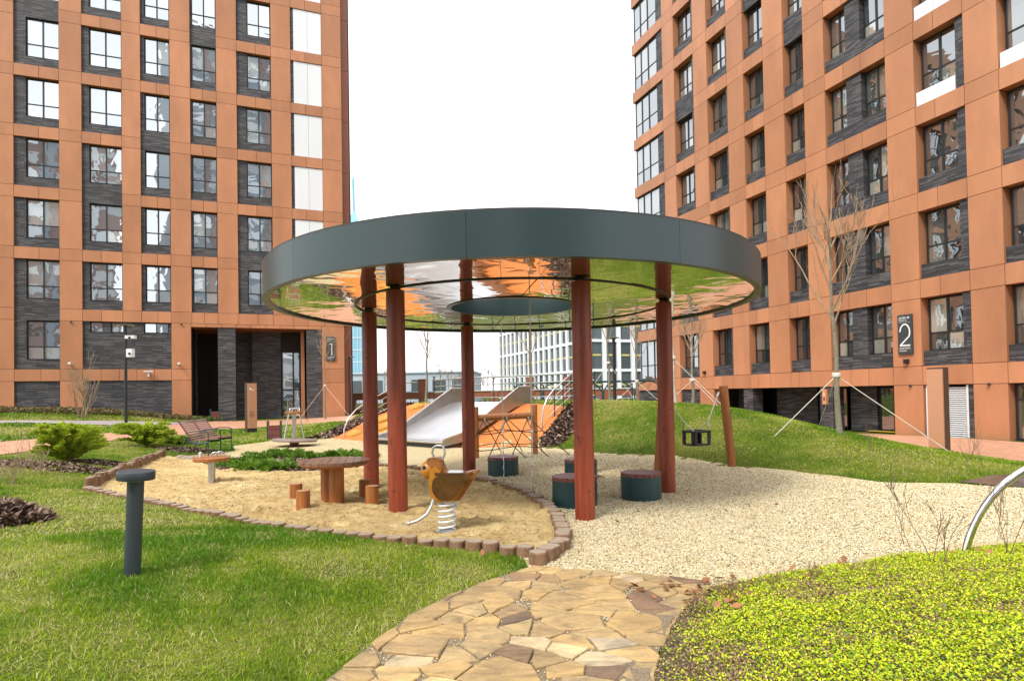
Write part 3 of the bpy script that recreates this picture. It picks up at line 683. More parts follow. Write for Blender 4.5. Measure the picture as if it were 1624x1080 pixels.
# open undercroft: brick columns in front, brick and glass behind
core_r = [o for o in br.children if o.name.startswith('core_wall')][0]; core_r.location.z = (G1 + .03 + zr(KR) + .8) / 2; core_r.scale.z = zr(KR) + .8 - G1 - .03
slab('core_wall', M['backing'], br, -18.9, -11.9, .75, 14, 0, G1 + .02); slab('core_wall', M['backing'], br, -1.1, 14.2, .75, 14, 0, G1 + .02); slab('core_wall', M['backing'], br, -11.89, -1.11, 3.4, 14, 0, G1 + .02)
for a, b_ in ((-9.46, -8.82), (-4.73, -4.07)): brickwork(br, [(a, b_, 0, G1)], .06, .7, 'undercroft_column')
brickwork(br, [(-8.8, -6.3, 0, G1)], 1.6, 2.0, 'undercroft_wall'); brickwork(br, [(-11.6, -10.6, 0, G1)], 1.6, 2.0, 'undercroft_wall'); brickwork(br, [(-4.0, -2.75, 0, G1)], 1.0, 1.3, 'undercroft_wall')
window(br, -6.28, -4.75, .05, G1 - .05, 1.7, 'glass_r', cols=(.5,), transom=None); window(br, -2.72, -1.26, .05, G1 - .05, 1.1, 'glass_r', cols=(.45,), transom=None)
M['yellow'] = simple('yellow_strip', (0.62, 0.42, 0.02), 0.7)
slab('tactile_strip', M['yellow'], br, -6.2, -4.8, .9, 1.15, .06, .075); slab('tactile_strip', M['yellow'], br, -2.7, -1.35, .35, .6, .06, .075)

# ---- the blocks across the court, behind the viewpoint: they show in the window panes
M['court_grey'] = per_object('court_grey_render', (0.34, 0.40, 0.47), 0.7, 0.1, 0.05); M['court_red'] = per_object('court_red_panel', (0.36, 0.24, 0.22), 0.6, 0.1, 0.05)
def court_block(x0, x1, y, h, lab, mats, seed):
    r_ = random.Random(seed); t = thing('apartment_building', lab, 'building', (x0, y, 0), 0, 'blocks across the court'); L = x1 - x0
    MB().box(0, L, -14, 0, 0, h).build('wall', M[mats[0]], t)
    nb = int(L / 5.2)
    for i in range(nb):
        a = i * L / nb; MB().box(a + .2, a + 1.3, .002, .45, 0, h).build('pilaster', M[mats[1] if i % 2 else 'white_panel'], t)
        for k in range(int(h / 3.2)):
            if r_.random() < .9: MB().box(a + 1.7, a + L / nb - .4, .002, .06, k * 3.2 + .9, k * 3.2 + 2.75).build('window', M['glass_r' if r_.random() < .6 else 'glass_l'], t)
    return t
court_block(1.5, 41, -60, 78, 'taller grey and red block across the court, mirrored in window panes', ('court_grey', 'court_red'), 1)
court_block(-46, -8, -60, 50, 'lower red and grey block across the court, mirrored in window panes', ('court_red', 'court_grey'), 2)

# ---- number signs and small fittings on the walls
M['sign'] = simple('slate_sign', (0.045, 0.055, 0.06), 0.4, var=0.05); M['ink'] = simple('white_lettering', (0.82, 0.83, 0.82), 0.6, var=0.02); M['copper_sign'] = simple('pale_copper_sign', (0.62, 0.27, 0.14), 0.45, var=0.05)
M['dark_ink'] = simple('dark_copper_lettering', (0.20, 0.08, 0.05), 0.6)
def lettering(text, size, mat, parent, x, z, y, width=None, name='lettering'):
    cu = bpy.data.curves.new('txt', 'FONT'); cu.body = text; cu.size = size; cu.align_x = 'LEFT'; cu.extrude = 0.002; cu.resolution_u = 3
    to = bpy.data.objects.new('txt', cu); COL.objects.link(to); bpy.context.view_layer.update()
    me = bpy.data.meshes.new_from_object(to.evaluated_get(bpy.context.evaluated_depsgraph_get())); bpy.data.objects.remove(to); bpy.data.curves.remove(cu)
    me.name = name; me.materials.clear()
    xs = [v.co.x for v in me.vertices] or [0, 1]; k = (width / (max(xs) - min(xs))) if width else 1.0
    for v in me.vertices: v.co = Vector((v.co.x * k - min(xs) * k, -v.co.z, v.co.y))
    o = obj(name, me, mat, parent, (x, y, z)); return o
def number_sign(root, num, x, z, wd, ht, label):
    b = root.matrix_world @ Vector((0, 0, 0)); bpy.context.view_layer.update()
    s = thing('house_number_sign', label, 'sign'); s.matrix_world = root.matrix_world @ Matrix.Translation((x, 0, z))
    MB().box(0, wd, -.07, -.003, 0, ht).build('board', M['sign'], s)
    lettering('ДОМ 48', ht * .075, M['ink'], s, wd * .10, ht * .89, -.073); lettering('HOUSE 48', ht * .045, M['ink'], s, wd * .10, ht * .835, -.073)
    MB().box(wd * .1, wd * .9, -.0735, -.0705, ht * .80, ht * .804).build('rule', M['ink'], s)
    # slim figure
    mb = MB()
    if num == '2':
        pts = [(.16, .62)] + [(.5 + .34 * math.cos(a), .60 + .22 * math.sin(a)) for a in [R(170 - 12 * i) for i in range(0, 18)]] + [(.62, .42), (.16, .245)]
        st = .10
        P = [(p[0] * wd, p[1] * ht * .92) for p in pts]
        mb.tube([(a, -.0735, b_) for a, b_ in P], .026, 6); mb.tube([(.14 * wd, -.0735, .24 * ht * .92), (.86 * wd, -.0735, .24 * ht * .92)], .026, 6)
    else:
        mb.tube([(.60 * wd, -.0735, .72 * ht), (.60 * wd, -.0735, .24 * ht)], .024, 6); mb.tube([(.60 * wd, -.0735, .71 * ht), (.36 * wd, -.0735, .70 * ht)], .022, 6)
    for i, v in enumerate(mb.v): mb.v[i] = (v[0], -.0735 + (v[1] + .0735) * .12, v[2])
    mb.build('figure', M['ink'], s)
    lettering('КОРПУС', ht * .07, M['ink'], s, wd * .12, ht * .125, -.073); lettering('BUILDING', ht * .042, M['ink'], s, wd * .12, ht * .075, -.073)
    return s
bpy.context.view_layer.update()
number_sign(br, '2', -.97, 3.07, .56, 1.5, 'slate grey number 2 board on the copper pier of the right block')
number_sign(bl, '1', -1.07, 3.72, .54, 1.46, 'slate grey number 1 board beside the entrance portico of the left block')
def on_wall(root, name, label, cat, x, z, parts, group=None):
    s = thing(name, label, cat, group=group); s.matrix_world = root.matrix_world @ Matrix.Translation((x, 0, z))
    for nm, mb, mt in parts: mb.build(nm, M[mt], s)
    return s
on_wall(br, 'entrance_sign', 'small copper entrance plate on a brick undercroft column of the right block', 'sign', -4.52, 1.15,
        [('plate', MB().box(0, .2, -.06, .058, 0, .65), 'copper_sign'), ('figure', MB().box(.085, .115, -.063, -.0605, .36, .50), 'ink'), ('small_print', MB().box(.05, .15, -.063, -.0605, .15, .30), 'dark_ink')])
on_wall(br, 'wall_lamp', 'small black cube wall lamp just under the number 2 board', 'wall lamp', -.74, 2.72, [('body', MB().box(0, .15, -.14, -.003, 0, .16), 'frame'), ('bracket', MB().box(.04, .11, -.003, .001, .03, .13), 'frame')])
on_wall(br, 'wall_lamp', 'small black cube wall lamp at the far end of the right block', 'wall lamp', -12.45, 2.75, [('body', MB().box(0, .15, -.14, -.003, 0, .16), 'frame'), ('bracket', MB().box(.04, .11, -.003, .001, .03, .13), 'frame')])
def sensor(root, x, z, label):
    on_wall(root, 'motion_sensor', label, 'sensor', x, z, [('housing', MB().lathe([(.035, 0), (.05, .02), (.05, .06), (.03, .09)], 12, (0, -.06, 0)), 'dark_metal'), ('arm', MB().box(-.02, .02, -.06, -.001, .03, .06), 'dark_metal')], 'wall sensors')
sensor(br, -.55, 1.84, 'small sensor on the copper pier between doors and grille'); sensor(br, 2.15, 1.84, 'small sensor on the copper pier right of the grille')
sensor(bl, -14.05, 5.72, 'small dark sensor on the pier left of the slot windows'); sensor(bl, -8.85, 5.72, 'small dark sensor on the pier left of the portico')
def wall_cam(root, x, z, label):
    mb = MB().box(-.05, .05, -.34, -.1, 0, .1, Matrix.Rotation(R(-14), 4, 'X')); mb2 = MB().box(-.03, .03, -.14, -.001, .02, .08)
    on_wall(root, 'security_camera', label, 'camera', x, z, [('housing', mb, 'white_metal'), ('bracket', mb2, 'white_metal')], 'wall cameras')
wall_cam(bl, -14.05, 3.42, 'white security camera on the pier above the leafless shrub'); wall_cam(bl, -8.95, 3.42, 'white security camera on the pier left of the portico')
on_wall(bl, 'wall_light', 'white T shaped wall light on the band between two brick fields', 'wall light', -10.45, 2.72,
        [('bar', MB().box(-.22, .22, -.22, -.12, .36, .42), 'white_metal'), ('stem', MB().box(-.04, .04, -.16, -.001, .1, .36), 'white_metal')])

# ================================================================== FAR BUILDINGS AND FENCE
M['far_white'] = per_object('white_facade', (0.78, 0.80, 0.83), 0.5, 0.03, 0.02); M['far_glass'] = per_object('far_window_glass', (0.085, 0.105, 0.115), 0.35, 0.3, 0.1, 0.0, 0.3)
M['far_yellow'] = simple('yellow_spandrel', (0.58, 0.50, 0.16), 0.6, var=0.08)
wb_ = thing('office_building', 'white gridded building with tall windows and yellow spandrels far behind the slide', 'building', (16.9, 131, 0), R(-69.4))
def far_face(root, n, wbay, H, axis_x=True, ang=0.0):
    face = bpy.data.objects.new('face', None)
    fl = 3.25; rows = int(H / (2 * fl)); sg = -1 if axis_x else 1
    def bx(mb, a, b, y0, y1, z0, z1): return mb.box(min(sg * a, sg * b), max(sg * a, sg * b), y0, y1, z0, z1, ROT)
    ROT = Matrix.Rotation(ang, 4, 'Z') if ang else None
    for i in range(n + 1): bx(MB(), i * wbay - .45, i * wbay + .45, -.5, .2, 0, H).build('pilaster', M['far_white'], root)
    for k in range(rows + 1): bx(MB(), 0, n * wbay, -.32, .15, k * 2 * fl - .5, k * 2 * fl + .1).build('floor_band', M['far_white'], root)
    for i in range(n):
        for k in range(rows):
            z = k * 2 * fl
            f = bx(MB(), i * wbay + .45, (i + 1) * wbay - .45, -.02, .1, z + .1, z + 2 * fl - .5).build('window', M['far_glass'], root)
            y_ = bx(MB(), i * wbay + .75, (i + 1) * wbay - .75, -.12, -.021, z + fl - .3, z + fl + .1).build('spandrel', M['far_yellow'], f)
far_face(wb_, 17, 3.4, 26.1)
far_face(wb_, 9, 3.6, 26.1, False, R(90))
MB().box(-58, -.2, .25, 20, 0, 26.3).build('wall', M['far_white'], wb_); MB().box(-.19, -.02, .25, 32, 0, 26.3).build('wall', M['far_white'], wb_)
MB().box(-58.3, .3, -.55, 32, 26.31, 27.3).build('roof', M['white_metal'], wb_)
# glass tower
M['tower'] = simple('pale_blue_tower_glass', (0.22, 0.46, 0.62), 0.25, var=0.08, scale=.05); M['tower_fin'] = simple('tower_mullion', (0.50, 0.62, 0.70), 0.4)
tp = at(569, 628, 300.0); tw = thing('skyscraper', 'slim pale blue glass skyscraper with a needle spire beside the left block', 'skyscraper', (tp.x, tp.y, 0))
tb = MB(); sq = lambda h, z, cx=0: [(cx - h, -h, z), (cx + h, -h, z), (cx + h, h, z), (cx - h, h, z)]
lv_ = [(4.3, 0), (4.2, 40), (3.6, 72), (2.6, 85), (1.0, 93)]
for h, z in lv_: tb.v += sq(h, z, -1.2 * (z / 93))
for i in range(len(lv_) - 1):
    for k in range(4): tb.f.append((i * 4 + k, i * 4 + (k + 1) % 4, i * 4 + 4 + (k + 1) % 4, i * 4 + 4 + k))
tb.f.append((16, 17, 18, 19)); tb.build('shaft', M['tower'], tw)
MB().tube([(-1.2, 0, 93), (-1.25, 0, 96), (-1.5, 0, 110), (-1.5, 0, 112.5)], [.55, .62, .62, .05], 8).build('spire', M['tower'], tw)
for x in (-2.6, -.9, .9, 2.6): MB().box(x - .12, x + .12, -4.5, -4.25, 0, 38).build('fin', M['tower_fin'], tw)
for z in range(6, 40, 6): MB().box(-4.4, 4.4, -4.42, -4.3, z, z + .5).build('floor_line', M['tower_fin'], tw)
# long low grey hall far left of the slide
M['hall'] = per_object('pale_blue_grey_cladding', (0.40, 0.47, 0.54), 0.5, 0.05, 0.04)
hp = at(640, 628, 120.0); hl = thing('hall', 'long low blue grey hall far behind the fence', 'building', (hp.x - 16, 120, 0), R(-3))
MB().box(0, 30, 0, 16, 0, 5.9).build('wall', M['hall'], hl); MB().box(-.3, 30.3, -.3, 16.3, 5.91, 6.2).build('roof', M['tower_fin'], hl)
for i in range(7): MB().box(1 + i * 4.2, 3.6 + i * 4.2, -.12, -.005, 2.2, 4.6).build('window', M['far_glass'], hl)
# boundary fence wall with light openings
M['fence'] = simple('fence_brick', (0.30, 0.105, 0.06), 0.6, var=0.12, scale=3)
fw_ = thing('boundary_wall', 'brick red boundary wall with pale openings behind the slide platform', 'wall', (-17.5, 46.0, 0), R(-4))
L = 27.0
MB().box(0, L, -.15, .15, 0, .55).build('base_course', M['fence'], fw_); MB().box(0, L, -.14, .14, 1.25, 1.75).build('rail_course', M['fence'], fw_); MB().box(-.05, L + .05, -.2, .2, 1.751, 1.83).build('coping', M['white_metal'], fw_)
for i in range(11):
    h = 2.75 if i in (4, 7, 8) else 1.75
    MB().box(i * 2.7 - .28, i * 2.7 + .28, -.22, .22, 0, h).build('pillar', M['fence'], fw_)
for i in range(10):
    for j in range(5): MB().box(i * 2.7 + .5 + j * .42, i * 2.7 + .53 + j * .42, -.02, .02, .55, 1.25).build('picket', M['white_metal'], fw_)

# ================================================================== PAVILION
PC = (0.02, 9.6); RF, ZB, ZT, ZM = 3.69, 2.90, 3.36, 2.928
pav = thing('pavilion', 'round open pavilion with dark grey roof band, mirrored ceiling and six red log posts', 'pavilion', (PC[0], PC[1], 0))
M['fascia'] = per_object('slate_fascia', (0.026, 0.050, 0.053), 0.30, 0.04, 0.06, 0.0, 0.5)
def mirror_mat():
    m, t, p = new_mat('gold_toned_mirror'); p.inputs['Metallic'].default_value = 1.0; p.inputs['Roughness'].default_value = 0.035
    r = objrand(t); t.links.new(ramp(t, r, [(0, (0.80, 0.76, 0.66)), (1, (0.88, 0.84, 0.76))]), p.inputs['Base Color'])
    b = N(t, 'Bump'); b.inputs['Strength'].default_value = 0.18; b.inputs['Distance'].default_value = 0.05
    t.links.new(noise(t, 1.7, 1.8, 0.42, 'World', (1, 1, 1), 0.7), b.inputs['Height']); t.links.new(b.outputs[0], p.inputs['Normal']); return m
M['mirror'] = mirror_mat()
def arc_plate(r0, r1, a0, a1, z0, z1, n):
    mb = MB(); vs = []
    for i in range(n + 1):
        a = a0 + (a1 - a0) * i / n; c, s = math.cos(a), math.sin(a); vs += [(r0 * c, r0 * s, z0), (r1 * c, r1 * s, z0), (r1 * c, r1 * s, z1), (r0 * c, r0 * s, z1)]
    fs = []
    for i in range(n):
        b = i * 4
        for k in range(4): fs.append((b + k, b + 4 + k, b + 4 + (k + 1) % 4, b + (k + 1) % 4))
    fs += [(0, 1, 2, 3), (n * 4 + 3, n * 4 + 2, n * 4 + 1, n * 4)]
    return mb.add(vs, fs)
NS = 10
for i in range(NS):
    a0 = R(-97) + 2 * math.pi * i / NS; g = 0.0005
    arc_plate(RF - .09, RF, a0 + g, a0 + 2 * math.pi / NS - g, ZB, ZT, 14).build('fascia_panel', M['fascia'], pav, 35)
NM = 12
for i in range(NM):
    a0 = 2 * math.pi * i / NM + .13
    for r0, r1 in ((1.04, 2.40), (2.44, RF - .095)):
        g = .004 / r0; o = arc_plate(r0, r1, a0 + g, a0 + 2 * math.pi / NM - g, ZM, ZM + .012, 8).build('ceiling_mirror', M['mirror'], pav)
        am = a0 + math.pi / NM; tl = R(rnd.uniform(-.35, .35)); ax = Vector((math.cos(am + rnd.uniform(-1, 1)), math.sin(am + rnd.uniform(-1, 1)), 0)).normalized()
        c = Vector(((r0 + r1) / 2 * math.cos(am), (r0 + r1) / 2 * math.sin(am), ZM)); o.matrix_local = Matrix.Translation(c) @ Matrix.Rotation(tl, 4, ax) @ Matrix.Translation(-c)
M['ring'] = simple('dark_ring', (0.03, 0.032, 0.03), 0.5)
for r0, r1 in ((2.402, 2.438),): MB().add([(r * math.cos(a), r * math.sin(a), z) for a in [2 * math.pi * k / 72 for k in range(72)] for r, z in ((r0, ZM - .014), (r1, ZM - .014), (r1, ZM + .02), (r0, ZM + .02))],
        [(4 * k + j, 4 * ((k + 1) % 72) + j, 4 * ((k + 1) % 72) + (j + 1) % 4, 4 * k + (j + 1) % 4) for k in range(72) for j in range(4)]).build('ceiling_ring', M['ring'], pav, 40)
for r0, r1, z0, z1, nm, mt in ((.97, 1.03, ZM - .012, ZT + .02, 'oculus_lining', 'fascia'), (1.031, RF - .02, ZT + .004, ZT + .03, 'roof_deck', 'ring'), (1.04, RF - .1, ZM + .05, ZM + .09, 'ceiling_base', 'ring')):
    MB().add([(r * math.cos(a), r * math.sin(a), z) for a in [2 * math.pi * k / 96 for k in range(96)] for r, z in ((r0, z0), (r1, z0), (r1, z1), (r0, z1))],
             [(4 * k + j, 4 * ((k + 1) % 96) + j, 4 * ((k + 1) % 96) + (j + 1) % 4, 4 * k + (j + 1) % 4) for k in range(96) for j in range(4)]).build(nm, M[mt], pav, 40)
def roundlog(r, z0, z1, seed, groove=True, n=28, taper=0.03):
    """turned log with a relief cut down one side and a slightly uneven skin"""
    r_ = random.Random(seed); ga = r_.uniform(0, 6.28); mb = MB(); lv = 10
    for i in range(lv):
        z = z0 + (z1 - z0) * i / (lv - 1); rr = r * (1 - taper * i / (lv - 1)) * (1 + .006 * math.sin(i * 1.7 + seed))
        for k in range(n):
            a = 2 * math.pi * k / n; q = rr * (1 + .008 * math.sin(3 * a + seed))
            if groove and k == 0: q -= .018
            mb.v.append((q * math.cos(a + ga), q * math.sin(a + ga), z))
    for i in range(lv - 1):
        for k in range(n): b = i * n; mb.f.append((b + k, b + (k + 1) % n, b + n + (k + 1) % n, b + n + k))
    mb.f.append(tuple(range((lv - 1) * n, lv * n))); mb.f.append(tuple(reversed(range(n)))); return mb
POSTS = [(-1.48, 7.72), (-2.29, 9.72), (-0.87, 11.86), (0.86, 7.32), (1.40, 11.45), (2.33, 9.16)]
for i, (x, y) in enumerate(POSTS):
    p = roundlog(.122 if i != 2 else .128, -.05, ZM - .035, i * 3 + 1).build('post', M['log'], pav, 50, (x - PC[0], y - PC[1], 0))
    MB().lathe([(.07, ZM - .035), (.07, ZM - .005)], 16).build('post_shoe', M['ring'], p)
    for j in range(3):
        a = rnd.uniform(-2.4, -.7); z = (.35, 1.15, 2.1)[j] + rnd.uniform(-.15, .15)
        MB().tube([(.112 * math.cos(a), .112 * math.sin(a), z), (.128 * math.cos(a), .128 * math.sin(a), z)], .012, 8).build('bolt_cap', M['ring'], p)
# cables hanging from the rim of the opening
for (x, y), lab in (((0.27, 8.5), 'thin steel cable with rope end hanging from the ceiling opening, nearer one'), ((-0.17, 10.5), 'thin steel cable with rope end hanging from the ceiling opening, farther one')):
    c = thing('hanging_cable', lab, 'cable', (x, y, 0), group='cables below the opening')
    MB().tube([(0, 0, 1.0), (0, 0, ZM - .035)], .008, 6).build('cable', M['galv'], c)
    MB().tube([(0.004 * math.sin(k), 0.004 * math.cos(k), -.01 + k * 1.01 / 40) for k in range(41)], .009, 6).build('rope', M['galv'], c)
    MB().lathe([(.02, .97), (.022, 1.0), (.016, 1.04)], 8).build('sleeve', M['galv'], c)

# ---- drum seats
def drum(x, y, r, h, lab, rz):
    d = thing('drum_seat', lab, 'seat', (x, y, 0.015), rz, 'drum seats under the pavilion')
    MB().lathe([(r, -.02), (r, h - .05), (r - .012, h - .05)], 44).build('body', M['green_metal'], d, 40)
    n = 7; wd = 2 * r / n
    for i in range(n):
        x0 = -r + i * wd + .004; x1 = -r + (i + 1) * wd - .004
        pts = []
        for j in range(7):
            xx = x0 + (x1 - x0) * j / 6; pts.append((xx, -math.sqrt(max(0, r * r - xx * xx))))
        poly = pts + [(a, -b) for a, b in reversed(pts)]
        poly = [p for k, p in enumerate(poly) if k == 0 or math.hypot(p[0] - poly[k - 1][0], p[1] - poly[k - 1][1]) > 1e-4]
        if math.hypot(poly[0][0] - poly[-1][0], poly[0][1] - poly[-1][1]) < 1e-4: poly.pop()
        MB().prism(poly, h - .049, h).build('slat', M['burgundy'], d)
for a in ((798, 757, .29, .35, 'dark green drum seat farthest back, beside the rope net'), (924, 763, .29, .35, 'dark green drum seat half hidden behind the front right post, rear of two'),
          (915, 808, .305, .40, 'dark green drum seat half hidden behind the front right post, front of two'), (1023, 797, .285, .38, 'dark green drum seat standing free beside the rightmost post')):
    p = onz(a[0], a[1]); drum(p.x, p.y + .25, a[2], a[3], a[4], rnd.uniform(-.4, .4))

# ---- sand table and stump stools
p = onz(527, 797, SZ); tb = thing('play_table', 'round wooden table on a log pedestal standing in the sand', 'table', (p.x, p.y + .12, SZ - .02), R(12))
tbl_r, th = .49, .60; n = 9; wd = 2 * tbl_r / n
for i in range(n):
    x0 = -tbl_r + i * wd + .003; x1 = -tbl_r + (i + 1) * wd - .003; pts = [(x0 + (x1 - x0) * j / 6, -math.sqrt(max(0, tbl_r ** 2 - (x0 + (x1 - x0) * j / 6) ** 2))) for j in range(7)]
    poly = pts + [(a, -b) for a, b in reversed(pts)]; poly = [q for k, q in enumerate(poly) if k == 0 or math.hypot(q[0] - poly[k - 1][0], q[1] - poly[k - 1][1]) > 1e-4]
    if math.hypot(poly[0][0] - poly[-1][0], poly[0][1] - poly[-1][1]) < 1e-4: poly.pop()
    MB().prism(poly, th - .042, th + rnd.uniform(-.001, .001)).build('board', M['table_wood'], tb)
MB().lathe([(.44, th - .075), (.455, th - .043)], 32).build('top_frame', M['honey'], tb)
roundlog(.105, -.05, th - .075, 4, taper=0).build('pedestal', M['honey'], tb, 50, (.03, -.06, 0)); roundlog(.10, -.05, th - .075, 9, taper=0).build('pedestal', M['honey'], tb, 50, (-.1, .1, 0))
for px, py, h, lab in ((466, 790, .22, 'honey wood stump stool left of the play table, rear one'), (477, 807, .25, 'honey wood stump stool left of the play table, front one'),
                       (577, 788, .26, 'honey wood stump stool right of the play table, rear one'), (588, 801, .27, 'honey wood stump stool right of the play table, front one')):
    p = onz(px, py, SZ); s = thing('stump_stool', lab, 'stool', (p.x, p.y + .09, SZ - .02), rnd.uniform(0, 6), 'stump stools round the play table')
    roundlog(.092, -.06, h, px, taper=0.02).build('stump', M['honey'], s, 50); MB().lathe([(.085, h + .001), (.0, h + .006)], 20, cap=False).build('cut_face', M['honey_top'], s)

# ---- spring rider shaped as a duck
p = onz(709, 839, SZ); sp = thing('spring_rider', 'brown wooden duck spring rider on a coiled steel spring', 'spring rider', (p.x, p.y, SZ - .03), R(-8))
M['duck_yellow'] = simple('amber_lacquer', (0.40, 0.165, 0.022), 0.3, var=0.2, scale=5); M['duck_brown'] = simple('brown_lacquer_wing', (0.085, 0.036, 0.014), 0.12, var=0.5, scale=7, spec=0.8)
M['duck_wood'] = wood('duck_plywood', (0.19, 0.06, 0.014), (0.34, 0.13, 0.033), 0.35, 0, knots=False, coat=0.4)
MB().tube([(.088 * math.cos(a), .088 * math.sin(a), .02 + .31 * a / (2 * math.pi * 5.2)) for a in [2 * math.pi * 5.2 * k / 150 for k in range(151)]], .0125, 8).build('spring', M['white_metal'], sp, 60)
MB().lathe([(.12, .0), (.12, .02)], 20).build('base_plate', M['galv'], sp); MB().lathe([(.1, .335), (.1, .352)], 20).build('top_plate', M['galv'], sp)
def sheet(outline, y0, y1, k=1.0):
    mb = MB(); n = len(outline)
    mb.add([(x * k, y0, z * k) for x, z in outline] + [(x * k, y1, z * k) for x, z in outline], [tuple(range(n)), tuple(reversed(range(n, 2 * n)))] + [(i, n + i, n + (i + 1) % n, (i + 1) % n) for i in range(n)]); return mb
def spl(pts, n=6):
    out = []; m = len(pts)
    for i in range(m):
        a, b, c, d = pts[i - 1], pts[i], pts[(i + 1) % m], pts[(i + 2) % m]
        for j in range(n):
            t = j / n; out.append(tuple(.5 * (2 * b[q] + (c[q] - a[q]) * t + (2 * a[q] - 5 * b[q] + 4 * c[q] - d[q]) * t * t + (3 * b[q] - a[q] - 3 * c[q] + d[q]) * t ** 3) for q in (0, 1)))
    return out
# outline in metres, x to the right, z up from the spring top (0.35)
Bz = .352
body = spl([(-.12, .0), (.10, .0), (.16, .01), (.23, .10), (.36, .31), (.34, .33), (.20, .30), (.10, .29), (.02, .31), (-.02, .37), (-.05, .45), (-.11, .46), (-.16, .44), (-.17, .34), (-.15, .20), (-.16, .08)], 5)
sheet([(x, z + Bz) for x, z in body], -.055, .055).build('body_board', M['duck_wood'], sp)
core_ = spl([(-.155, .07), (-.11, .0), (.06, .0), (.13, .02), (.18, .10), (.22, .20), (.18, .27), (.08, .285), (-.02, .29), (-.06, .34), (-.10, .37), (-.15, .34), (-.17, .20)], 5)
sheet([(x, z + Bz) for x, z in core_], -.098, .098).build('breast_block', M['duck_yellow'], sp)
wing = spl([(-.11, .09), (-.04, .03), (.07, .035), (.16, .10), (.24, .21), (.34, .315), (.22, .30), (.08, .285), (-.02, .285), (-.10, .25), (-.125, .17)], 5)
for sgn in (-1, 1): sheet([(x, z + Bz) for x, z in wing], sgn * .12 - .02, sgn * .12 + .02).build('side_panel', M['duck_brown'], sp)
hd = MB().lathe([(.001, -.12), (.05, -.108), (.09, -.07), (.108, 0), (.09, .07), (.05, .108), (.001, .12)], 24, (0, 0, 0), False)
hd.v = [(-.20 + v[0] * .80, v[2] * .74, .325 + Bz + v[1] * 1.02) for v in hd.v]; hd.build('head', M['duck_yellow'], sp, True)
neck = spl([(-.17, .28), (-.10, .28), (-.03, .33), (-.055, .455), (-.13, .47), (-.20, .44)], 4); sheet([(x, z + Bz) for x, z in neck], -.07, .07).build('neck_block', M['duck_wood'], sp)
for sgn in (-1, 1): MB().lathe([(.022, -.006), (.022, .006)], 14).build('eye', M['rubber'], sp, False, (-.225, sgn * .079, .36 + Bz)).rotation_euler = (R(90), 0, R(sgn * 12))
MB().box(-.10, .22, -.11, .11, .285 + Bz, .31 + Bz).build('seat_board', M['duck_brown'], sp)
hb = [(-.10, 0, .40), (-.145, 0, .52), (-.13, 0, .575), (-.09, 0, .595), (-.03, 0, .59), (.0, 0, .55), (-.005, 0, .50), (-.05, 0, .40)]
MB().tube([(x - .01, y, z + Bz) for x, y, z in hb], .013, 8).build('handle', M['galv'], sp, 50)
for sgn in (-1, 1):
    ft = [(-.12, sgn * .1, .02), (-.14, sgn * .12, -.05), (-.18, sgn * .16, -.13), (-.27, sgn * .2, -.19), (-.36, sgn * .22, -.215)] if sgn < 0 else [(-.06, sgn * .05, .02), (-.07, sgn * .08, -.06), (-.03, sgn * .14, -.1), (.05, sgn * .2, -.1)]
    o = MB().tube([(x, y, z + Bz) for x, y, z in ft], .017, 8).build('footrest', M['galv'], sp, 50)
    e = ft[-1]; MB().lathe([(.0, -.026), (.022, -.014), (.026, 0), (.022, .014), (0, .026)], 12, (e[0], e[1], e[2] + Bz), False).build('end_knob', M['galv'], o, True)

# ---- low spinner disc on a steel post, in the sand
p = onz(336, 765, SZ); wd_ = thing('play_disc', 'small round wooden disc with steel rings on a steel post in the sand', 'play disc', (p.x, p.y, SZ - .02), R(20))
MB().lathe([(.28, .40), (.30, .415), (.30, .455), (.28, .47)], 36).build('disc', M['honey'], wd_, 40); MB().tube([(0, 0, -.05), (0, 0, .40)], .058, 16).build('post', M['galv'], wd_, 40)
for x, y in ((.06, .0), (.13, .07)): MB().tube([(x + .075 * math.cos(R(a)), y, .465 + .085 * math.sin(R(a))) for a in range(0, 181, 15)], .012, 8).build('ring', M['steel'], wd_, 50)
MB().lathe([(.0, .47), (.02, .475), (.028, .53), (.03, .56), (.0, .57)], 12, (-.17, -.05, 0), False).build('knob', M['white_metal'], wd_, 40)

# ---- standing carousel
p = onz(467, 708, 0); ca = thing('carousel', 'grey wooden standing carousel with steel mast and slanted rods', 'carousel', (p.x, p.y, .01), R(35))
M['grey_wood'] = wood('silvered_board', (0.17, 0.12, 0.10), (0.33, 0.26, 0.22), 0.7, 0, knots=False)
tilt = Matrix.Rotation(R(3), 4, 'Y')
pl = MB().lathe([(.66, .15), (.68, .165), (.68, .21), (.66, .225)], 40); pl.v = [tuple(tilt @ Vector(v)) for v in pl.v]; pl.build('platform', M['grey_wood'], ca, 40)
MB().lathe([(.14, -.02), (.14, .15)], 20).build('hub', M['burgundy'], ca, 40); MB().tube([(0, 0, .2), (0, 0, 1.03)], .062, 16).build('mast', M['galv'], ca, 40); MB().lathe([(.27, 1.03), (.28, 1.06), (.27, 1.09)], 28).build('top_disc', M['honey'], ca, 40)
for k in range(4):
    a = 2 * math.pi * k / 4 + .5; MB().tube([(.22 * math.cos(a), .22 * math.sin(a), 1.03), (.42 * math.cos(a), .42 * math.sin(a), .2)], .018, 8).build('rod', M['steel'], ca, 40)
for k in range(4):
    a = 2 * math.pi * k / 4; MB().tube([(.15 * math.cos(a) + .09 * math.cos(R(b)) * math.sin(a), .15 * math.sin(a) - .09 * math.cos(R(b)) * math.cos(a), 1.09 + .11 * math.sin(R(b))) for b in range(0, 181, 20)], .016, 8).build('grip', M['steel'], ca, 40)

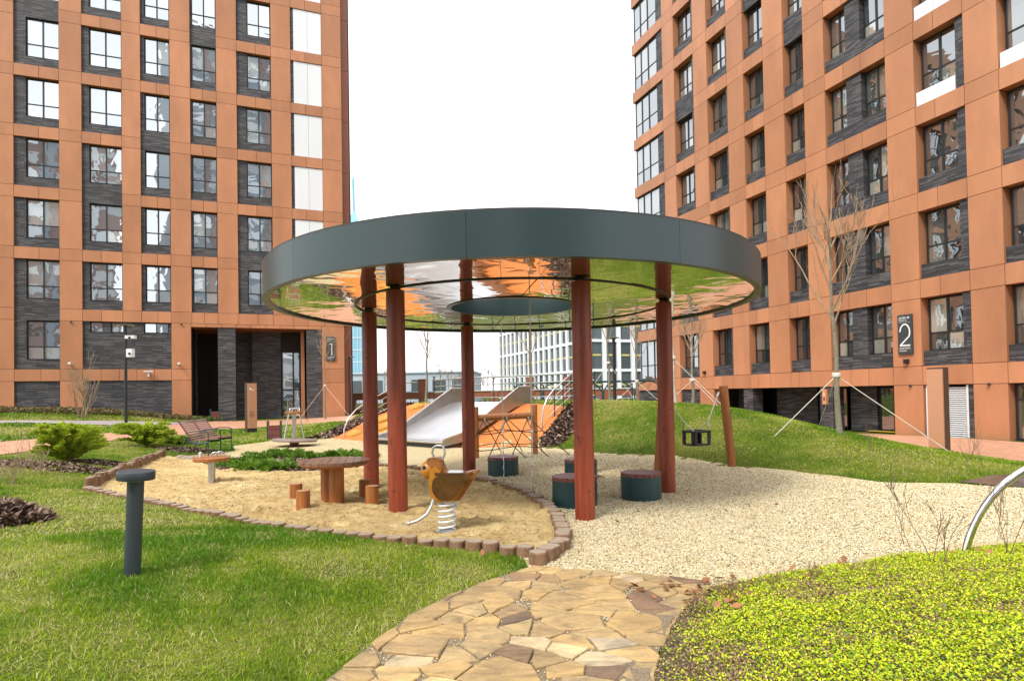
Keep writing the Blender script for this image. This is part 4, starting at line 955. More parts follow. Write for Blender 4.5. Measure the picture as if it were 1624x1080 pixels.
# ---- slide set into the mound
BLx, BLy = -4.15, 19.55; ex, ey = 0.747, -0.665; SW = 3.2; sl_ = thing('slide', 'wide stainless steel slide with high side walls set in the orange slope', 'slide', (BLx, BLy, 0), math.atan2(ey, ex))
# local frame: x along the foot (width), y uphill
prof = [(-.35, .20), (-.1, .19), (.2, .22), (.55, .33), (1.0, .53), (2.0, .93), (2.8, 1.22), (3.2, 1.27), (3.7, 1.27)]
bed = MB()
for y, z in prof: bed.v += [(0, y, z), (SW, y, z), (SW, y, z - .03), (0, y, z - .03)]
for i in range(len(prof) - 1):
    for k in range(4): b = i * 4; bed.f.append((b + k, b + (k + 1) % 4, b + 4 + (k + 1) % 4, b + 4 + k))
bed.f += [(3, 2, 1, 0), (len(prof) * 4 - 4, len(prof) * 4 - 3, len(prof) * 4 - 2, len(prof) * 4 - 1)]
M['slide'] = simple('polished_steel_sheet', (0.62, 0.63, 0.65), 0.30, 0.85, 0.08, 2); M['slide_wall'] = simple('shaded_wall_sheet', (0.40, 0.39, 0.38), 0.34, 0.85, 0.08, 3)  # side walls: the bed's steel with their shading put into a darker colour
bed.build('bed', M['slide'], sl_, 40)
for x, nm in ((-.05, 'side_wall'), (SW, 'side_wall')):
    top = [(-.35, .27), (-.1, .32), (.3, .40), (.8, .62), (1.5, .98), (2.4, 1.47), (2.95, 1.76), (3.5, 1.76)]
    bot = [(3.5, 1.20), (2.8, 1.12), (2.0, .83), (1.0, .42), (.4, .16), (-.35, .08)]
    ol = top + bot; n = len(ol); mb = MB(); mb.add([(x, y, z) for y, z in ol] + [(x + .05, y, z) for y, z in ol], [tuple(range(n)), tuple(reversed(range(n, 2 * n)))] + [(i, n + i, n + (i + 1) % n, (i + 1) % n) for i in range(n)])
    wl = mb.build(nm, M['slide_wall'], sl_); MB().tube([(x + .025, y, z) for y, z in top], .034, 8).build('edge_tube', M['steel'], wl, 50)
MB().tube([(-.03, -.37, .19), (SW + .03, -.37, .19)], .05, 10).build('lip_tube', M['steel'], sl_, 50); MB().box(0, SW, -.3, .3, .0, .15).build('foot_plate', M['dark_metal'], sl_)
# climbing mounds of rubber on the slope
M['ochre'] = simple('ochre_rubber', (0.50, 0.27, 0.045), 0.7, var=0.15, bmp=0.2)
for i, (px, py, rx) in enumerate(((563, 690, .30), (612, 666, .34), (616, 678, .36), (614, 690, .36), (660, 648, .32))):
    p = hit(px, py); lab = ['lowest ochre rubber climbing bump at the left foot of the orange slope', 'upper of three ochre rubber climbing bumps on the orange slope', 'middle of three ochre rubber climbing bumps on the orange slope',
                            'lower of three ochre rubber climbing bumps on the orange slope', 'topmost ochre rubber climbing bump beside the slide'][i]
    o = MB().lathe([(rx, -.1), (rx, .0), (rx * .93, .07), (rx * .72, .14), (rx * .4, .18), (0.01, .195)], 24, (0, 0, 0)).build('climbing_bump', M['ochre'], None, True, (p.x, p.y, p.z))
    o.rotation_euler = (R(-14), R(-14), 0); o.scale = (1, .7, 1); tag(o, lab, 'climbing bump', 'rubber climbing bumps')
# platform railing and the two stair handrails
def railing(name, lab, pts, h, rails, post_every=1):
    o = thing(name, lab, 'railing', (0, 0, 0), group='steel railings round the slide')
    for f in rails: MB().tube([(p[0], p[1], p[2] + h * f) for p in pts], .032 if f == 1 else .02, 8).build('rail', M['steel'], o, 50)
    for i, p in enumerate(pts):
        if i % post_every == 0: MB().tube([(p[0], p[1], p[2] - .1), (p[0], p[1], p[2] + h)], .02, 8).build('post', M['dark_metal'], o, 50)
    return o
pts = []
for t in np.linspace(-4.9, 3.2, 8): x, y = crest(t); x += NX * 1.9; y += NY * 1.9; pts.append((x, y, Z(x, y)))
railing('platform_railing', 'steel railing along the back of the slide platform', pts, .98, (1, .72, .46, .2))
def handrail(lab, px0, px1, d0, d1):
    A = hit(*px0); B_ = hit(*px1); o = thing('stair_handrail', lab, 'handrail', (A.x, A.y, A.z), group='steel railings round the slide'); v = B_ - A
    hs = [(-.02, -.05), (-.01, .3), (.05, .6), (.18, .8), (.4, .9), (1.0, .95), (1.25, .95)]
    for k in range(4):
        off = k * .22
        pp = [(v.x * a, v.y * a, v.z * min(a, 1) + h - off) for a, h in (hs if k == 0 else [(.25, .85), (.4, .9), (1.0, .95)])]
        MB().tube(pp, .026 if k == 0 else .013, 8).build('rail', M['steel'], o, 60)
    for a in (.42, .72, 1.0): MB().tube([(v.x * a, v.y * a, v.z * a - .1), (v.x * a, v.y * a, v.z * a + .92)], .018, 8).build('post', M['dark_metal'], o, 50)
handrail('curved steel handrail rising along the left edge of the orange slope', (547, 694), (640, 645), 0, 0)
handrail('curved steel handrail rising along the right edge of the orange slope', (860, 682), (906, 642), 0, 0)

# ---- rope net on a log frame
pa, pb = onz(755, 727), onz(848, 721); nt_ = thing('rope_climber', 'low log frame with a slanting black rope net before the slide', 'climbing frame', (pa.x, pa.y, 0), math.atan2(pb.y - pa.y, pb.x - pa.x))
LN = (pb - pa).length
roundlog(.075, -.1, 1.24, 5, taper=0).build('post', M['honey'], nt_, 50); o = roundlog(.085, -.1, 1.26, 8, taper=0).build('post', M['honey'], nt_, 50, (LN, 0, 0))
MB().tube([(.06, 0, .97), (LN - .07, 0, 1.0)], .082, 16).build('beam', M['honey'], nt_, 50)
for sgn in (-1, 1):
    for k in range(3):
        x = .2 + k * (LN - .4) / 2
        for dx in ((-.85, .85) if sgn < 0 else (.85,)):
            MB().tube([(x, sgn * .08, .95), (x + dx * .5, sgn * .42, .45), (x + dx * .95, sgn * .75, 0.0)], .011, 6).build('net_rope', M['rope_b'], nt_)
        if sgn < 0: MB().lathe([(.026, 0), (.03, .03), (.03, .09), (.02, .12)], 8, (x, -.09, .85)).build('shackle', M['galv'], nt_)
    for z, y, e in ((.62, .30, .1), (.26, .56, .35)):
        MB().tube([(-e + (LN + 2 * e) * k / 8, sgn * y, z - .03 * math.sin(math.pi * k / 8 * 3)) for k in range(9)], .011, 6).build('net_rope', M['rope_b'], nt_)

# ---- baby swing between two leaning posts
q1 = onz(1161, 741); q0 = onz(1044, 752); tp1 = at(1147, 612, q1.y + .05)
for q, tpz, lab in ((q1, tp1, 'leaning honey log post carrying the baby swing, right one'), (q0, Vector((q0.x + .12, q0.y - .05, 1.62)), 'honey log swing post hidden behind the rightmost pavilion post')):
    s = thing('swing_post', lab, 'post', (q.x, q.y, 0), group='swing posts'); d = tpz - Vector((q.x, q.y, 0)); mb = roundlog(.085, -.1, d.length, 6, taper=0)
    rot = d.to_track_quat('Z', 'Y').to_matrix(); mb.v = [tuple(rot @ Vector(v)) for v in mb.v]; mb.build('shaft', M['honey'], s, 50)
    ct = MB().lathe([(.08, d.length + .001), (0, d.length + .004)], 20, cap=False); ct.v = [tuple(rot @ Vector(v)) for v in ct.v]; ct.build('cut_face', M['white_panel'], s)
sc_ = at(1105, 706, (q0.y + q1.y) / 2 + .02); sw = thing('baby_swing', 'black rubber bucket baby swing hanging over the gravel', 'swing', (sc_.x, sc_.y, sc_.z), R(25))
MB().box(-.19, .19, -.15, .15, 0, .03).build('seat_base', M['rubber'], sw)
ring = [(-.2, -.16), (.2, -.16), (.2, .16), (-.2, .16)]
for i in range(4):
    a, b = ring[i], ring[(i + 1) % 4]; MB().tube([(a[0], a[1], .27), (b[0], b[1], .27)], .024, 8).build('rim', M['rubber'], sw)
for x, y in ring:
    MB().box(x - (.07 if x > 0 else .0), x + (.07 if x < 0 else 0), y - .012, y + .012, .02, .27).build('side_strap', M['rubber'], sw); MB().box(x - .012, x + .012, min(y, y * .55), max(y, y * .55), .02, .27).build('side_strap', M['rubber'], sw)
inv = sw.matrix_world
bpy.context.view_layer.update(); inv = sw.matrix_world.inverted()
for tpz, sg in ((tp1 + Vector((-.09, 0, -.13)), 1), (Vector((q0.x + .12, q0.y, 1.50)), -1)):
    t_ = inv @ tpz; kn = Vector((sg * .30, 0, .46))
    MB().tube([t_, kn], .013, 6).build('rope', M['rope_w'], sw); MB().tube([t_, t_.lerp(kn, .16)], .022, 8).build('sleeve', M['galv'], sw)
    for yy in (-.16, .16): MB().tube([kn, (sg * .2, yy, .28)], .009, 6).build('chain', M['galv'], sw)

# ---- steel hoop in the right foreground
hp0 = at(1527, 888, 5.25); hoop = thing('steel_hoop', 'polished steel hoop rising from the ground cover at the right edge', 'hoop', (hp0.x, hp0.y, Z(hp0.x, hp0.y)), R(-12))
M['chrome'] = simple('polished_tube', (0.72, 0.72, 0.73), 0.12, 1.0, 0.03)
rh = .98; MB().tube([(rh - rh * math.cos(R(a)), 0, -.2 + (rh + .12) * math.sin(R(a))) for a in range(0, 181, 5)], .031, 14).build('tube', M['chrome'], hoop, True)
for x in (0, 2 * rh): MB().lathe([(.07, -.06), (.07, -.03), (.04, -.02)], 16, (x, 0, 0)).build('flange', M['galv'], hoop)

# ---- bench, bins, totems, bollard, lamps
fb = onz(333, 724); bn = thing('bench', 'slatted burgundy park bench with two backrests beside the sand', 'bench', (fb.x - .02, fb.y, .02), R(8))
# local: x = facing direction, y = along the bench, front edge at x=0
LB = 1.95
for k in range(8): MB().box(-.47 + k * .06, -.47 + k * .06 + .048, .02, LB - .02, .42, .445, Matrix.Translation((0, 0, .0)) @ Matrix.Rotation(R(-3), 4, 'Y')).build('seat_slat', M['bench_slat'], bn)
for h in range(2):
    y0, y1 = .02 + h * (LB / 2), LB / 2 - .03 + h * (LB / 2)
    for k in range(9):
        x = -.46 - .036 * k; z = .47 + .056 * k; MB().box(-.013, .013, y0, y1, -.0175, .0175, Matrix.Translation((x, 0, z)) @ Matrix.Rotation(R(-33), 4, 'Y')).build('back_slat', M['bench_slat'], bn)
    for y in (y0 - .015, y1 + .015): MB().tube([(-.44, y, .43), (-.79, y, .97)], .02, 6).build('back_rail', M['burgundy'], bn)
for y in (0, LB / 2, LB):
    MB().tube([(-.02, y, 0), (-.02, y, .62)], .015, 8).build('leg', M['green_metal'], bn); MB().tube([(-.78, y, 0), (-.58, y, .5)], .015, 8).build('leg', M['green_metal'], bn)
    MB().tube([(-.02, y, .62), (-.08, y, .66), (-.36, y, .67), (-.60, y, .62)], .015, 8).build('armrest', M['green_metal'], bn); MB().tube([(-.02, y, .36), (-.3, y, .33), (-.5, y, .40), (-.6, y, .52)], .03, 8).build('side_bracket', M['green_metal'], bn)
# stepping boards at the bench
for k in range(7):
    p = hit(280 + k * 9, 729 + k * 1.1); o = MB().box(-.07, .07, -.42, .42, 0, .05).build('stepping_board', M['edge_top'], None, False, (p.x, p.y + .1, .03)); o.rotation_euler = (0, 0, R(20)); tag(o, 'grey wooden stepping board set in gravel before the bench, number %s from the left' % ['first', 'second', 'third', 'fourth', 'fifth', 'sixth', 'seventh'][k], 'board', 'stepping boards')
def bin_(loc, rz, lab, s=1.0):
    b = thing('litter_bin', lab, 'bin', loc, rz, 'litter bins')
    for k in range(7): MB().box((-.2 + k * .058) * s, (-.2 + k * .058 + .05) * s, -.2 * s, -.175 * s, .04 * s, .52 * s).build('slat', M['burgundy'], b)
    MB().box(-.2 * s, .2 * s, -.172 * s, .2 * s, .03 * s, .50 * s).build('box', M['dark_metal'], b)
    for x in (-.24, .205): MB().box(x * s, (x + .035) * s, -.2 * s, .2 * s, 0, .68 * s).build('side_plate', M['green_metal'], b)
    return b
p = onz(433, 698); bin_((p.x, p.y + .15, Z(p.x, p.y + .15)), R(14), 'slatted brown litter bin with green sides behind the carousel')
bpy.context.view_layer.update()
p = bl.matrix_world @ Vector((-7.15, -.45, 0)); bin_((p.x, p.y, Z(p.x, p.y) + .02), R(35), 'slatted brown litter bin at the brick column of the portico')
M['totem'] = per_object('pale_copper_sheet', (0.60, 0.29, 0.17), 0.45, 0.02, 0.03); M['bronze'] = simple('dark_bronze', (0.07, 0.045, 0.03), 0.45)
def totem(loc, rz, h, lab, logo):
    t = thing('totem_sign', lab, 'sign', loc, rz, 'copper totem signs')
    MB().box(-.18, .18, -.05, .0, .2, h - .04).build('front_plate', M['totem'], t); MB().box(-.2, .2, .001, .24, 0, h).build('back_shell', M['bronze'], t); MB().box(-.17, .17, -.04, 0, 0, .2).build('plinth', M['frame'], t)
    if logo:
        MB().add([(-.10, -.052, h - .20), (.0, -.052, h - .28), (.12, -.052, h - .34), (.02, -.052, h - .33), (-.05, -.052, h - .30), (-.12, -.052, h - .31)], [(0, 1, 5), (1, 4, 5), (1, 2, 3), (1, 3, 4)]).build('bird_mark', M['ink'], t)
        for k in range(4): MB().box(-.12, .08 - .03 * (k % 2), -.0522, -.0505, .85 - k * .06, .875 - k * .06).build('text_line', M['dark_ink'], t)
    return t
p = hit(400, 686); totem((p.x, p.y, p.z - .02), R(44), 2.08, 'pale copper totem sign with white bird mark on the lawn before the portico', True)
p = at(1487, 718, 15.6); totem((p.x, p.y, Z(p.x, p.y) - .02), R(-58), 2.28, 'plain pale copper totem sign standing before the louvred grille', False)
pb_ = at(210, 901, 4.7); bo = thing('bollard_light', 'dark grey bollard light with a flat round cap in the left lawn', 'bollard', (pb_.x, pb_.y, pb_.z), 0)
bo.rotation_euler = (R(1), R(3.2), 0)
M['bollard'] = simple('slate_powder_coat', (0.034, 0.046, 0.058), 0.45, var=0.08, scale=30)
MB().lathe([(.058, -.08), (.058, .69)], 32).build('shaft', M['bollard'], bo, 40); MB().lathe([(.130, .692), (.132, .695), (.132, .752), (.129, .757), (.0, .759)], 40).build('cap', M['bollard'], bo, 40); MB().lathe([(.09, .684), (.09, .6915)], 32).build('diffuser', M['white_metal'], bo, 40)
def lamp_post(loc, h, lab, r=.05, head=.38):
    l = thing('street_lamp', lab, 'lamp post', loc, 0, 'black street lamps')
    MB().tube([(0, 0, -.1), (0, 0, h)], [r * 1.15, r], 14).build('pole', M['frame'], l, 40)
    MB().lathe([(.05, h), (head * .9, h + .03), (head, h + .045), (head * .6, h + .075), (0, h + .09)], 32).build('head', M['dark_metal'], l, 40); MB().lathe([(head * .8, h + .018), (head * .85, h + .026)], 24).build('diffuser', M['white_metal'], l)
    return l
p = at(200, 674, 23.5); lamp_post((p.x, p.y, Z(p.x, p.y)), at(200, 517, 23.5).z - Z(p.x, p.y), 'black street lamp with flat round head before the left block')
for py, lab, bx_ in ((535, 'white bullet security camera high on the left street lamp', (.0, .36, -.09, .09, -.06, .07)), (560, 'white box camera halfway up the left street lamp', (.06, .28, -.1, .1, -.16, .16))):
    c = at(200, py, 23.5); s = thing('security_camera', lab, 'camera', c, 0, 'lamp post cameras'); MB().box(*bx_).build('housing', M['white_metal'], s); MB().box(.03, .12, -.03, .03, -.05, .05).build('bracket', M['white_metal'], s); MB().tube([(.2, -.09, -.02), (.2, -.14, -.04)], .04, 10).build('lens', M['rubber'], s)
p = at(555, 650, 34); lamp_post((p.x, p.y, Z(p.x, p.y)), at(555, 567, 34).z - Z(p.x, p.y), 'black street lamp at the right corner of the left block', .06, .3)
p = at(975, 634, 33); lamp_post((p.x, p.y, Z(p.x, p.y)), at(975, 537, 33).z - Z(p.x, p.y), 'black street lamp standing behind the mound and the pavilion', .08, .35)
p = at(689, 634, 55); lamp_post((p.x, p.y, Z(p.x, p.y)), at(689, 598, 55).z - Z(p.x, p.y), 'small far street lamp behind the slide, by the boundary wall', .07, .3)
# trellis arches behind the mound
pg = at(976, 632, 38); pe = thing('pergola', 'dark green metal arched pergola behind the mound', 'pergola', (pg.x - 6.5, 38, Z(pg.x, 38)), R(-6))
for k in range(6):
    x = k * 1.9; MB().tube([(x, 0, 0), (x, 0, 1.7), (x + .25, 0, 2.1), (x + .9, 0, 2.35), (x + 1.5, 0, 2.1), (x + 1.8, 0, 1.7)], .045, 6).build('arch', M['green_metal'], pe); MB().tube([(x, 1.6, 0), (x, 1.6, 2.2)], .05, 6).build('post', M['green_metal'], pe)
for y in (0, 1.6): MB().tube([(-.3, y, 2.32), (11.5, y, 2.32)], .05, 6).build('rail', M['green_metal'], pe)

# ---- log edging round the sand
edg = thing('log_edging', 'row of short upright logs edging the sand pit', 'edging', (0, 0, 0))
def edging(pts, dia, zf, jit=.02, close=1.02):
    pts = [Vector(p) for p in pts]; acc = 0; out = []
    L = [0]
    for a, b in zip(pts, pts[1:]): L.append(L[-1] + (b - a).length)
    s = 0
    while s < L[-1]:
        i = max(k for k in range(len(L) - 1) if L[k] <= s); t = (s - L[i]) / (L[i + 1] - L[i]); out.append(pts[i].lerp(pts[i + 1], t)); s += dia * close * rnd.uniform(.96, 1.06)
    return out
logs_m = []
for k in range(5):
    r_ = random.Random(k); mb = MB(); n = 16; d = .078; ga = r_.uniform(0, 6)
    for z, q in ((-.12, 1), (0.9, 1), (0.985, .985), (1.0, .93)):
        for i in range(n): a = 2 * math.pi * i / n; rr = d * q * (1 + .03 * math.sin(2 * a + k) + .02 * math.sin(5 * a + k)); mb.v.append((rr * math.cos(a), rr * math.sin(a), z))
    for j in range(3):
        for i in range(n): mb.f.append((j * n + i, j * n + (i + 1) % n, (j + 1) * n + (i + 1) % n, (j + 1) * n + i))
    me = mb.mesh('log', 40); me.materials.append(M['edge_log'])
    tm = MB(); tm.v = [(v[0] * .985, v[1] * .985, 1.0) for v in mb.v[-n:]]; tm.f = [tuple(range(n))]; te = tm.mesh('end_grain'); te.materials.append(M['edge_top']); logs_m.append((me, te))
def put_logs(pts, dia, h0, h1, z0=0.0):
    for i, p in enumerate(pts):
        me, te = logs_m[rnd.randrange(5)]; h = rnd.uniform(h0, h1); s = dia / .158 * rnd.uniform(.95, 1.06)
        o = obj('log', me, None, edg, (p.x + rnd.uniform(-.008, .008), p.y + rnd.uniform(-.008, .008), z0)); o.scale = (s, s, h); o.rotation_euler = (rnd.uniform(-.03, .03), rnd.uniform(-.03, .03), rnd.uniform(0, 6.28))
        e = obj('end_grain', te, None, o, (0, 0, .004))
front = [SAND[0], SAND[-1], SAND[-2], SAND[-3]]; front = [(.10, 5.72, 0), (-1.14, 6.17, 0), (-2.91, 7.04, 0), (-5.0, 8.55, 0), (-7.2, 10.16, 0)]
put_logs(edging(front, .175, None), .168, .095, .13)
put_logs(edging([(.20, 5.44, 0), (.34, 5.66, 0), (.46, 5.95, 0), (.52, 6.4, 0), (.50, 7.3, 0), (.42, 7.95, 0), (.14, 9.15, 0), (-.46, 10.22, 0), (-1.37, 11.57, 0), (-2.12, 12.38, 0), (-2.95, 12.9, 0)], .165, None, close=.86), .172, .11, .135)
put_logs(edging([(-7.22, 10.3, 0), (-8.2, 13.0, 0), (-9.05, 15.6, 0)], .15, None), .145, .20, .28)

# ================================================================== PLANTS
M['bark'] = simple('grey_green_bark', (0.23, 0.205, 0.15), 0.85, var=0.3, scale=14, bmp=0.4); M['bark_white'] = simple('limewashed_bark', (0.50, 0.47, 0.40), 0.85, var=0.25, scale=14, bmp=0.3); M['twig'] = simple('brown_twig', (0.20, 0.13, 0.085), 0.85, var=0.3)
M['twig_light'] = simple('tan_twig', (0.36, 0.26, 0.17), 0.85, var=0.25)
def grow(mb, p, d, L, r, depth, r_, up=0.25, spread=0.6, nb=(3, 5), minr=.004, sides=5):
    """one limb, bent a little, with side shoots"""
    n = 5; pts = [p]; rs = [r]; q = p.copy(); dd = d.copy()
    for i in range(n):
        dd = (dd + Vector((r_.gauss(0, .10), r_.gauss(0, .10), r_.gauss(up * .25, .07)))).normalized(); q = q + dd * (L / n); pts.append(q.copy()); rs.append(max(minr, r * (1 - .8 * (i + 1) / n)))
    mb.tube(pts, rs, sides, caps=False)
    if depth <= 0: return
    for k in range(r_.randint(*nb)):
        t = r_.uniform(.2, .95); i = min(n - 1, int(t * n)); b = pts[i].lerp(pts[i + 1], t * n - i); ax = (pts[i + 1] - pts[i]).normalized(); o = ax.orthogonal().normalized(); o = Matrix.Rotation(r_.uniform(0, 6.28), 3, ax) @ o
        nd = (ax * (1 - spread * .5) + o * spread + Vector((0, 0, up))).normalized(); grow(mb, b, nd, L * r_.uniform(.38, .6), max(minr, rs[i] * .55), depth - 1, r_, up, spread, nb, minr, 4)
def bare_tree(x, y, h, fork, r, lab, seed, limbs=7, white=False, ropes=(), tie=None, zb=None, minr=.004):
    r_ = random.Random(seed); z0 = Z(x, y) if zb is None else zb; t = thing('young_tree', lab, 'tree', (x, y, z0 - .02), 0, 'bare young trees')
    lean = Vector((r_.uniform(-.03, .03), r_.uniform(-.03, .03), 1)); pts = [lean * (h * .8 * i / 10) + Vector((.02 * math.sin(i * 1.3 + seed), .02 * math.cos(i * 1.1), 0)) for i in range(11)]
    MB().tube([(0, 0, -.15)] + pts, [r * 1.25] + [max(.012, r * (1 - .085 * i)) for i in range(11)], 10).build('trunk', M['bark_white' if white else 'bark'], t, True)
    mb = MB()
    for k in range(limbs):
        u = fork + (h * .78 - fork) * (k / limbs) ** 1.2; i = u / (h * .8) * 10; i0 = min(9, int(i)); p = Vector(pts[i0]).lerp(Vector(pts[i0 + 1]), i - i0); a = k * 2.4 + r_.uniform(-.4, .4)
        d = Vector((math.cos(a) * .45, math.sin(a) * .45, .9)).normalized(); grow(mb, p, d, (h - u) * r_.uniform(.62, .85), r * .36, 2, r_, .35, .5, (3, 6), minr)
    grow(mb, Vector(pts[-1]), Vector((0, 0, 1)), h * .22, r * .25, 1, r_, .3, .5, (3, 5), minr)
    mb.build('crown', M['twig_light'] if not white else M['bark'], t, True)
    if tie:
        MB().lathe([(r * 1.1, tie - .05), (r * 1.35, tie - .02), (r * 1.35, tie + .04), (r * 1.1, tie + .06)], 12, (lean.x * tie, lean.y * tie, 0)).build('tie_band', M['rope_w'], t)
        for ex_, ey_ in ropes: MB().tube([(lean.x * tie, lean.y * tie, tie), (ex_ - x, ey_ - y, Z(ex_, ey_) - z0)], .009, 6).build('guy_rope', M['rope_w'], t)
    return t
def tree_px(px, Y, toppy, forkpy, r, lab, seed, tie=None, ropes=(), **k):
    p = at(px, 640, Y); z0 = Z(p.x, p.y); zz = lambda py: at(px, py, Y).z - z0
    return bare_tree(p.x, p.y, zz(toppy), zz(forkpy), r, lab, seed, tie=zz(tie) if tie else None, ropes=ropes, **k)
def rel(px, Y, offs): p = at(px, 640, Y); return [(p.x + a, p.y + b) for a, b in offs]
tree_px(1330, 13.4, 285, 515, .068, 'tallest bare young tree with guy ropes on the right mound', 21, 594, rel(1330, 13.4, [(-1.5, -.1), (1.75, -1.0), (.5, 1.9)]), limbs=9)
tree_px(1099, 21, 490, 565, .07, 'bare young tree with white guy ropes, between rightmost post and swing', 5, 602, rel(1099, 21, [(1.0, -.9), (-1.2, -.8)]), limbs=7)
tree_px(1070, 18.2, 440, 520, .07, 'pale trunked young tree right behind the rightmost pavilion post', 8, 567, rel(1070, 18.2, [(1.3, -.6)]), limbs=6, white=True)
tree_px(1011, 24.5, 490, 575, .06, 'bare young tree with guy ropes before the glazed corner of the right block', 12, 604, rel(1011, 24.5, [(1.4, -.6), (-1.2, -.5)]), limbs=6)
tree_px(968, 26, 470, 545, .07, 'bare young tree beside the black lamp behind the mound', 14, 575, rel(968, 26, [(1.4, -.3), (-1.4, -.3)]), limbs=6)
tree_px(843, 29, 440, 570, .08, 'bare young tree before the white building, above the rope net', 18, limbs=7)
tree_px(676, 28, 480, 570, .075, 'bare young tree behind the slide platform, between left posts', 23, limbs=7)
tree_px(515, 33, 515, 585, .055, 'thin bare young tree with guy ropes beside the number 1 board', 27, 611, rel(515, 33, [(-1.4, -.4), (1.45, -.2)]), limbs=6)
# far thin trees beyond the boundary wall
for i, px in enumerate((700, 712, 726, 767, 774, 782, 597, 611)):
    tree_px(px, 70 + i * 2.0, 578 + (i * 7) % 22, 612, .10, 'thin far bare tree beyond the boundary wall, %s from the left' % ['third', 'fourth', 'fifth', 'sixth', 'seventh', 'eighth', 'first', 'second'][i], 60 + i, limbs=4, minr=.012)
# leafless multi stem shrub by the left block
p = at(131, 646, 28.3); sh = thing('bare_shrub', 'leafless many stemmed shrub before the left block', 'shrub', (p.x, p.y, Z(p.x, p.y))); r_ = random.Random(3); mb = MB()
for k in range(9):
    a = k * .7 + r_.uniform(0, .5); grow(mb, Vector((.12 * math.cos(a), .12 * math.sin(a), -.05)), Vector((.22 * math.cos(a), .22 * math.sin(a), 1)).normalized(), r_.uniform(1.5, 2.2), .035, 2, r_, .4, .5, (3, 5), .006)
mb.build('stems', M['twig_light'], sh, True)
def twig_plant(x, y, h, n, lab, seed, spread=.35, mat='twig', rad=.004, depth=1, z=None, grp='dry leafless sprigs'):
    r_ = random.Random(seed); t = thing('dry_plant', lab, 'plant', (x, y, (Z(x, y) if z is None else z) - .01), 0, grp); mb = MB()
    for k in range(n):
        a = r_.uniform(0, 6.28); grow(mb, Vector((r_.uniform(-.06, .06), r_.uniform(-.06, .06), 0)), Vector((spread * math.cos(a), spread * math.sin(a), 1)).normalized(), h * r_.uniform(.6, 1.1), rad, depth, r_, .3, .5, (2, 4), rad * .45, 4)
    mb.build('stems', M[mat], t); return t
for i, (px, py, h, n, dp, lab) in enumerate(((1484, 900, .55, 4, 2, 'dry twiggy plant between gravel and ground cover, left of the hoop'), (1445, 868, .45, 2, 1, 'two thin bent twigs standing in the gravel'), (1602, 885, .62, 3, 2, 'tall dry twig plant in front of the hoop at the right edge'),
        (1158, 950, .16, 26, 1, 'low dry sprig clump at the corner of path and gravel'), (1110, 975, .13, 22, 1, 'low dry sprig clump beside the flagstones'), (1225, 932, .12, 18, 1, 'low dry sprig clump along the gravel edge, left one'), (1290, 926, .14, 18, 1, 'low dry sprig clump along the gravel edge, middle one'), (1365, 915, .17, 16, 1, 'low dry sprig clump along the gravel edge, right one'),
        (1385, 716, .5, 4, 1, 'thin dry twigs at the paving beside the plain totem, left of it'), (1535, 732, .55, 4, 1, 'thin dry twigs at the paving, right of the plain totem'), (1565, 745, .7, 2, 1, 'tall thin dry twig at the paving near the right edge'))):
    p = hit(px, py); twig_plant(p.x, p.y, h, n, lab, 40 + i, spread=.9 if n > 10 else .25, rad=.004 if n < 10 else .0022, depth=dp)
for i, (px, py, h, lab) in enumerate(((18, 768, .42, 'grey dry shrub on the bark heap at the left edge'), (60, 752, .40, 'grey dry shrub behind the bark heap'), (20, 735, .5, 'sparse leafless shrub in the juniper bed, left'), (50, 728, .45, 'sparse leafless shrub in the juniper bed, right'), (250, 690, .5, 'thin dry sprigs beside the terracotta path, left'), (265, 700, .4, 'thin dry sprigs beside the terracotta path, right'),
                                     (452, 672, .5, 'dry brown sprigs behind the litter bin, left'), (487, 670, .5, 'dry brown sprigs behind the carousel, right'))):
    p = hit(px, py); twig_plant(p.x, p.y, h, 14 if i < 2 else 7, lab, 80 + i, .4, 'twig_light' if i < 4 else 'twig', .004, 2 if i < 2 else 1)

